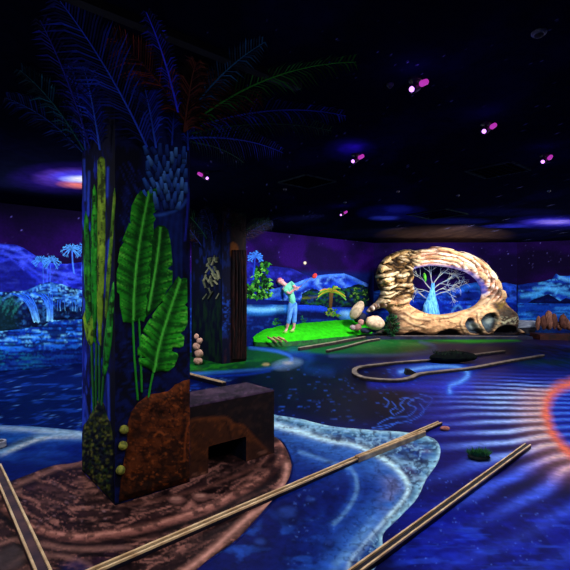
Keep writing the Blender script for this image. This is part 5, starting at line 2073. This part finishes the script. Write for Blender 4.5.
for (px, py, ang, l, w) in ((432.5, 284, 1.9, .55, .022), (432.8, 285, 1.3, .55, .022), (432, 290, 2.35, .60, .022), (433, 290, .75, .62, .022), (429, 300, 2.5, .62, .022), (434, 296, .5, .55, .02), (433, 293, .2, .5, .016), (431.5, 293, 2.7, .5, .018)):
    branch(PT.at(px, py), ang, l, w, 3, r.uniform(-.2, .2))
mb.build('branches', mat('twig_pale', (176, 176, 160), (84, 120, 170), 7, .8, .1, .2), BT, True)
# green parrot perched among the branches
c = PT.at(422.5, 277.5)
c.y = TY - .22
BP = thing('parrot', c, 'small bright green parrot perched in the bare blue tree', 'bird')
skin('body', [c + Vector((.03, 0, -.15)), c + Vector((.02, 0, -.06)), c + Vector((0, -.01, .03)), c + Vector((-.012, -.015, .09)), c + Vector((-.02, -.02, .13)), c + Vector((-.028, -.05, .122))],
     [(0, 1), (1, 2), (2, 3), (3, 4), (4, 5)], [.012, .034, .052, .038, .036, .012], mat('parrot_green', (90, 200, 40), (50, 150, 40), 12), BP, 2)
mb = MB()
mb.rock(c + Vector((.05, -.005, -.03)), (.014, .035, .09), 1, .05, Matrix.Rotation(-.2, 3, 'Y').to_quaternion(), 2)
mb.build('wing', mat('parrot_wing', (40, 130, 40), (20, 90, 40), 12), BP, True)
mb = MB()
mb.tube([c + Vector((-.03, -.05, .125)), c + Vector((-.036, -.075, .118)), c + Vector((-.036, -.08, .10))], [.012, .008, .002], 6)
mb.build('beak', mat('beak', (210, 180, 70)), BP)

# ------------------------------------------------------------------ brown rock cluster by the right wall
RY = 13.75
cl = [(538.5, 323, 2.4, 6.5, 6), (543.5, 323, 2.6, 7.0, 2), (549, 320.5, 4.2, 8.6, 0), (554.5, 321.5, 2.6, 7.8, -4), (560, 325.5, 3.0, 4.6, 10), (563.5, 321.5, 3.6, 7.6, 0), (568, 325, 3.2, 5, -10)]
nm = ['leftmost thin brown rock pillar of the cluster by the right wall', 'second brown rock pillar from the left by the right wall', 'widest tallest brown rock of the cluster by the right wall', 'narrow brown rock just right of the tallest one',
      'low brown rock in the gap of the cluster by the right wall', 'tall round-topped brown rock nearest the right edge', 'small brown rock at the right edge of the cluster']
for k, (a, b, rx, rz, an) in enumerate(cl):
    boulder(a, b, rx, rz, an, RY - .1 * (k % 2), (92, 56, 46) if k % 2 else (124, 82, 66), nm[k], 50 + k, 'rock_pillar', .34, rx * RY / FOC, 'brown rock cluster')
p0, p1 = F(533, 334.6), F(585, 336)
mb = MB()
mb.box(Vector((7.75, RY - .35, .0)), Vector((1.9, -.25, 0)), Vector((.1, .75, 0)), Vector((0, 0, .16)))
tag(mb.build('rust_platform', mat('rust_base', (70, 28, 18), (30, 12, 14), 5), None, loc=(8.7, RY, 0)), 'low rust-coloured base under the brown rock cluster', 'platform')
mb = MB()
a = Plane((0, 14.45, 0), (0, -1, 0))
q = [a.at(518.5, 320), a.at(536, 321), a.at(538, 327), a.at(518.5, 328)]
vs = []
for dy in (0, .18):
    for p in q:
        vs.append(p + Vector((0, dy, 0)))
q2 = [a.at(518.5, 328), a.at(538, 327), a.at(534, 334), a.at(518.5, 334)]
for p in q2:
    p.z = max(p.z, .005)
mb.add(vs, [(0, 3, 2, 1), (4, 5, 6, 7), (0, 1, 5, 4), (1, 2, 6, 5), (2, 3, 7, 6), (3, 0, 4, 7)])
o = thing('stone_ledge', (7.9, 14.5, 0), 'pale grey flat stone ledge at the foot of the right wall', 'ledge')
mb.build('slab', mat('ledge_stone', (160, 172, 186), (104, 110, 130), 5, .7, .2, .2, 0, (1, 1, 5)), o)
mb = MB()
vs = []
for dy in (.01, .17):
    for p in q2:
        vs.append(p + Vector((0, dy, 0)))
mb.add(vs, [(0, 3, 2, 1), (4, 5, 6, 7), (0, 1, 5, 4), (1, 2, 6, 5), (2, 3, 7, 6), (3, 0, 4, 7)])
mb.build('footing', mat('ledge_foot', (52, 54, 64), (20, 22, 34), 5, .7, .2, .2, 0, (1, 1, 5)), o)

# ------------------------------------------------------------------ ceiling fittings
lamps = [(415, 88, 'largest and brightest violet spotlight, high on the ceiling'), (355.5, 160, 'violet spotlight glowing above the golfer side of the ceiling'),
         (486, 130, 'violet spotlight on the ceiling at upper right'), (544, 160.5, 'violet spotlight nearest the right edge of the ceiling'),
         (342.5, 214, 'small distant violet spotlight over the far wall'), (205, 177, 'tiny violet spotlight beside the foreground column')]
BLACK = mat('lamp_black', (12, 12, 18), (6, 6, 10), 10, .5, .4, 0)
for k, (px, py, lb) in enumerate(lamps):
    p = F(px, py, CEIL - .07)
    o = thing('uv_spotlight', Vector((p.x, p.y, CEIL)), lb, 'lamp', 'violet ceiling spotlights')
    s = 1.0
    mb = MB()
    mb.lathe([(.05, 0), (.05, -.015), (.012, -.02), (.012, -.05)], Vector((p.x, p.y, CEIL)), 14)
    mb.build('mount', BLACK, o)
    d = Vector((-.62, -.62, -.45)).normalized() if k != 5 else Vector((.62, -.62, -.45)).normalized()
    mb = MB()
    mb.lathe([(.022, -.05), (.03, -.045), (.034, .0), (.036, .05), (.038, .055)], p, 16, d)
    mb.build('housing', BLACK, o, True)
    mb = MB()
    mb.lathe([(.021, .054), (.018, .064), (.007, .070)], p, 16, d)
    mb.build('bulb', glow('bulb_violet', (.62, .22, 1.0), 3.0), o, True)
    e = p + Vector((.06 if k != 5 else -.06, -.02, .03))  # added glowing body in place of the pink light smear beside the bulb
    mb = MB()
    mb.lathe([(.010, -.055), (.022, -.045), (.024, .03), (.012, .045)], e, 14, d)
    mb.build('pink_glare', glow('glare_pink', (.75, .05, .70), .6), o, True)


def vent(px, py, w, label):
    p = F(px, py, CEIL)
    o = thing('ceiling_vent', p, label, 'vent')
    mb = MB()
    for a, b in ((U, V), (V, U)):
        for s in (-1, 1):
            c = p + b * (s * w / 2) - a * (w / 2) - b * .02
            mb.box(Vector((c.x, c.y, CEIL - .02)), a * w, b * .02, Vector((0, 0, .02)))
    mb.build('frame', mat('vent_grey', (40, 52, 56), (24, 32, 36), 9, .9, 0), o)
    mb = MB()
    for k in range(7):
        c = p - U * (w / 2 - .03) + V * (-w / 2 + w * (k + .7) / 8)
        mb.box(Vector((c.x, c.y, CEIL - .014)), U * (w - .06), V * .03, Vector((0, 0, .008)))
    mb.build('slats', mat('vent_dark', (3, 3, 8), (2, 2, 5), 9, 1, 0), o)


vent(307, 181.5, .60, 'square ceiling vent with grey frame left of the violet spotlights')
vent(497, 170, .60, 'square dark ceiling vent below the right-hand spotlights')
vent(437, 214, .9, 'square ceiling vent near the far end over the arch')


def fitting(name, px, py, rad, label, cat, c=(70, 76, 84), group=None):
    p = F(px, py, CEIL)
    o = thing(name, Vector((p.x, p.y, CEIL)), label, cat, group)
    mb = MB()
    mb.lathe([(rad, 0), (rad, -.01), (rad * .85, -.018), (rad * .7, -.018)], Vector((p.x, p.y, CEIL)), 20)
    mb.build('rim', mat('fit_%d' % c[0], c, None, 30), o)
    mb = MB()
    mb.lathe([(rad * .68, -.012), (rad * .5, -.03), (rad * .2, -.036)], Vector((p.x, p.y, CEIL)), 16)
    mb.build('lens', mat('fit_dark', (26, 30, 44), (12, 14, 24), 30), o)


fitting('smoke_detector', 539, 32, .045, 'pale round smoke detector high on the ceiling at upper right', 'detector', (110, 118, 130))
fitting('ceiling_ring', 390, 84, .028, 'small dark ring fitting left of the brightest spotlight', 'ceiling fitting', (44, 48, 62))
for px, py, lb in ((285, 189, 'small pale round downlight beside the left ceiling vent'), (398, 191, 'small round downlight above the blue ceiling cloud'), (549, 190.5, 'small round downlight under the right edge spotlight'),
                   (345, 202, 'faint round downlight near the distant spotlight'), (458, 195, 'faint round downlight right of the blue ceiling cloud')):
    fitting('downlight', px, py, .03, lb, 'downlight', (150, 156, 160), 'small ceiling downlights')

# ------------------------------------------------------------------ lighting
def spot(loc, aim, power, ang=150, blend=.9, col=(.93, .92, 1.0), size=.25):
    l = bpy.data.lights.new('spot', 'SPOT')
    l.energy = power
    l.spot_size = math.radians(ang)
    l.spot_blend = blend
    l.color = col
    l.shadow_soft_size = size
    o = bpy.data.objects.new('spot', l)
    COL.objects.link(o)
    o.location = loc
    d = Vector(aim) - Vector(loc)
    o.rotation_euler = d.to_track_quat('-Z', 'Y').to_euler()
    return o


ZL = CEIL - .12
K = 1.0
# floods aimed at the murals
for s_ in (-2.0, 2.0, 5.5, 8.6):
    q = WL0 + U * s_
    spot(q + NU * 3.0 + Vector((0, 0, ZL)), q + Vector((0, 0, .9)), 640 * K, 120)
spot((4.6, 11.0, ZL), (4.9, 15.3, .8), 520 * K, 120)
spot((8.6, 10.4, ZL), (9.2, 14.6, .9), 620 * K, 110)
# warm flood on the arch
spot((5.9, 11.3, ZL), (5.2, 14.2, 1.5), 840 * K, 70, .7, (1, .98, .95), .4)
# floor floods
for x_, y_, pw in ((-.6, 6.2, 200), (2.2, 4.4, 260), (4.2, 7.4, 330), (1.4, 9.6, 230), (.9, 2.0, 180), (-3.6, 4.8, 200), (-2.2, 1.7, 90)):
    spot((x_, y_, ZL), (x_, y_, 0), pw * K, 140)
# faces of the near column
spot((.6, .6, ZL), (-1.0, 3.2, 1.1), 120 * K, 70)
spot((-3.9, 2.6, ZL), (-1.4, 3.4, 1.3), 120 * K, 70)
# fixtureless upward spots, added to brighten the ceiling paint and the palm heads
for x_, y_, pw in ((9.6, 8.5, 800), (-1.6, 1.0, 30), (-4.2, 2.6, 60), (5.6, 12.7, 220)):
    spot((x_, y_, .5), (x_ * .9, y_ + .5, CEIL), pw, 165)
spot((-6.0, 6.9, .4), (-3.2, 6.4, CEIL), 1000, 50, 1.0)  # unseen spot added to brighten the left nebula
# violet halo from the lamps themselves
for (px, py, _), e in zip(lamps, (1.4, 2.5, 1.2, 1.2, 2.0, .7)):
    p = F(px, py, CEIL - .16)
    l = bpy.data.lights.new('violet', 'POINT')
    l.energy = e
    l.color = (.30, .10, 1.0)
    l.shadow_soft_size = .03
    o = bpy.data.objects.new('violet', l)
    COL.objects.link(o)
    o.location = p

w = bpy.data.worlds.new('night')
S.world = w
w.use_nodes = True
w.node_tree.nodes['Background'].inputs[0].default_value = (.05, .06, .16, 1)
w.node_tree.nodes['Background'].inputs[1].default_value = .12

cam = bpy.data.cameras.new('camera')
cam.sensor_width = 36
cam.lens = 36 * FOC / 570
cam.shift_y = (HY - 285) / 570
cam.clip_start = .02
co = bpy.data.objects.new('camera', cam)
COL.objects.link(co)
co.location = (0, 0, EYE)
co.rotation_euler = (PI / 2, 0, 0)
S.camera = co
S.view_settings.view_transform = 'Standard'
S.view_settings.look = 'None'
S.view_settings.gamma = 1
S.view_settings.exposure = 0
S.view_settings.use_curve_mapping = False
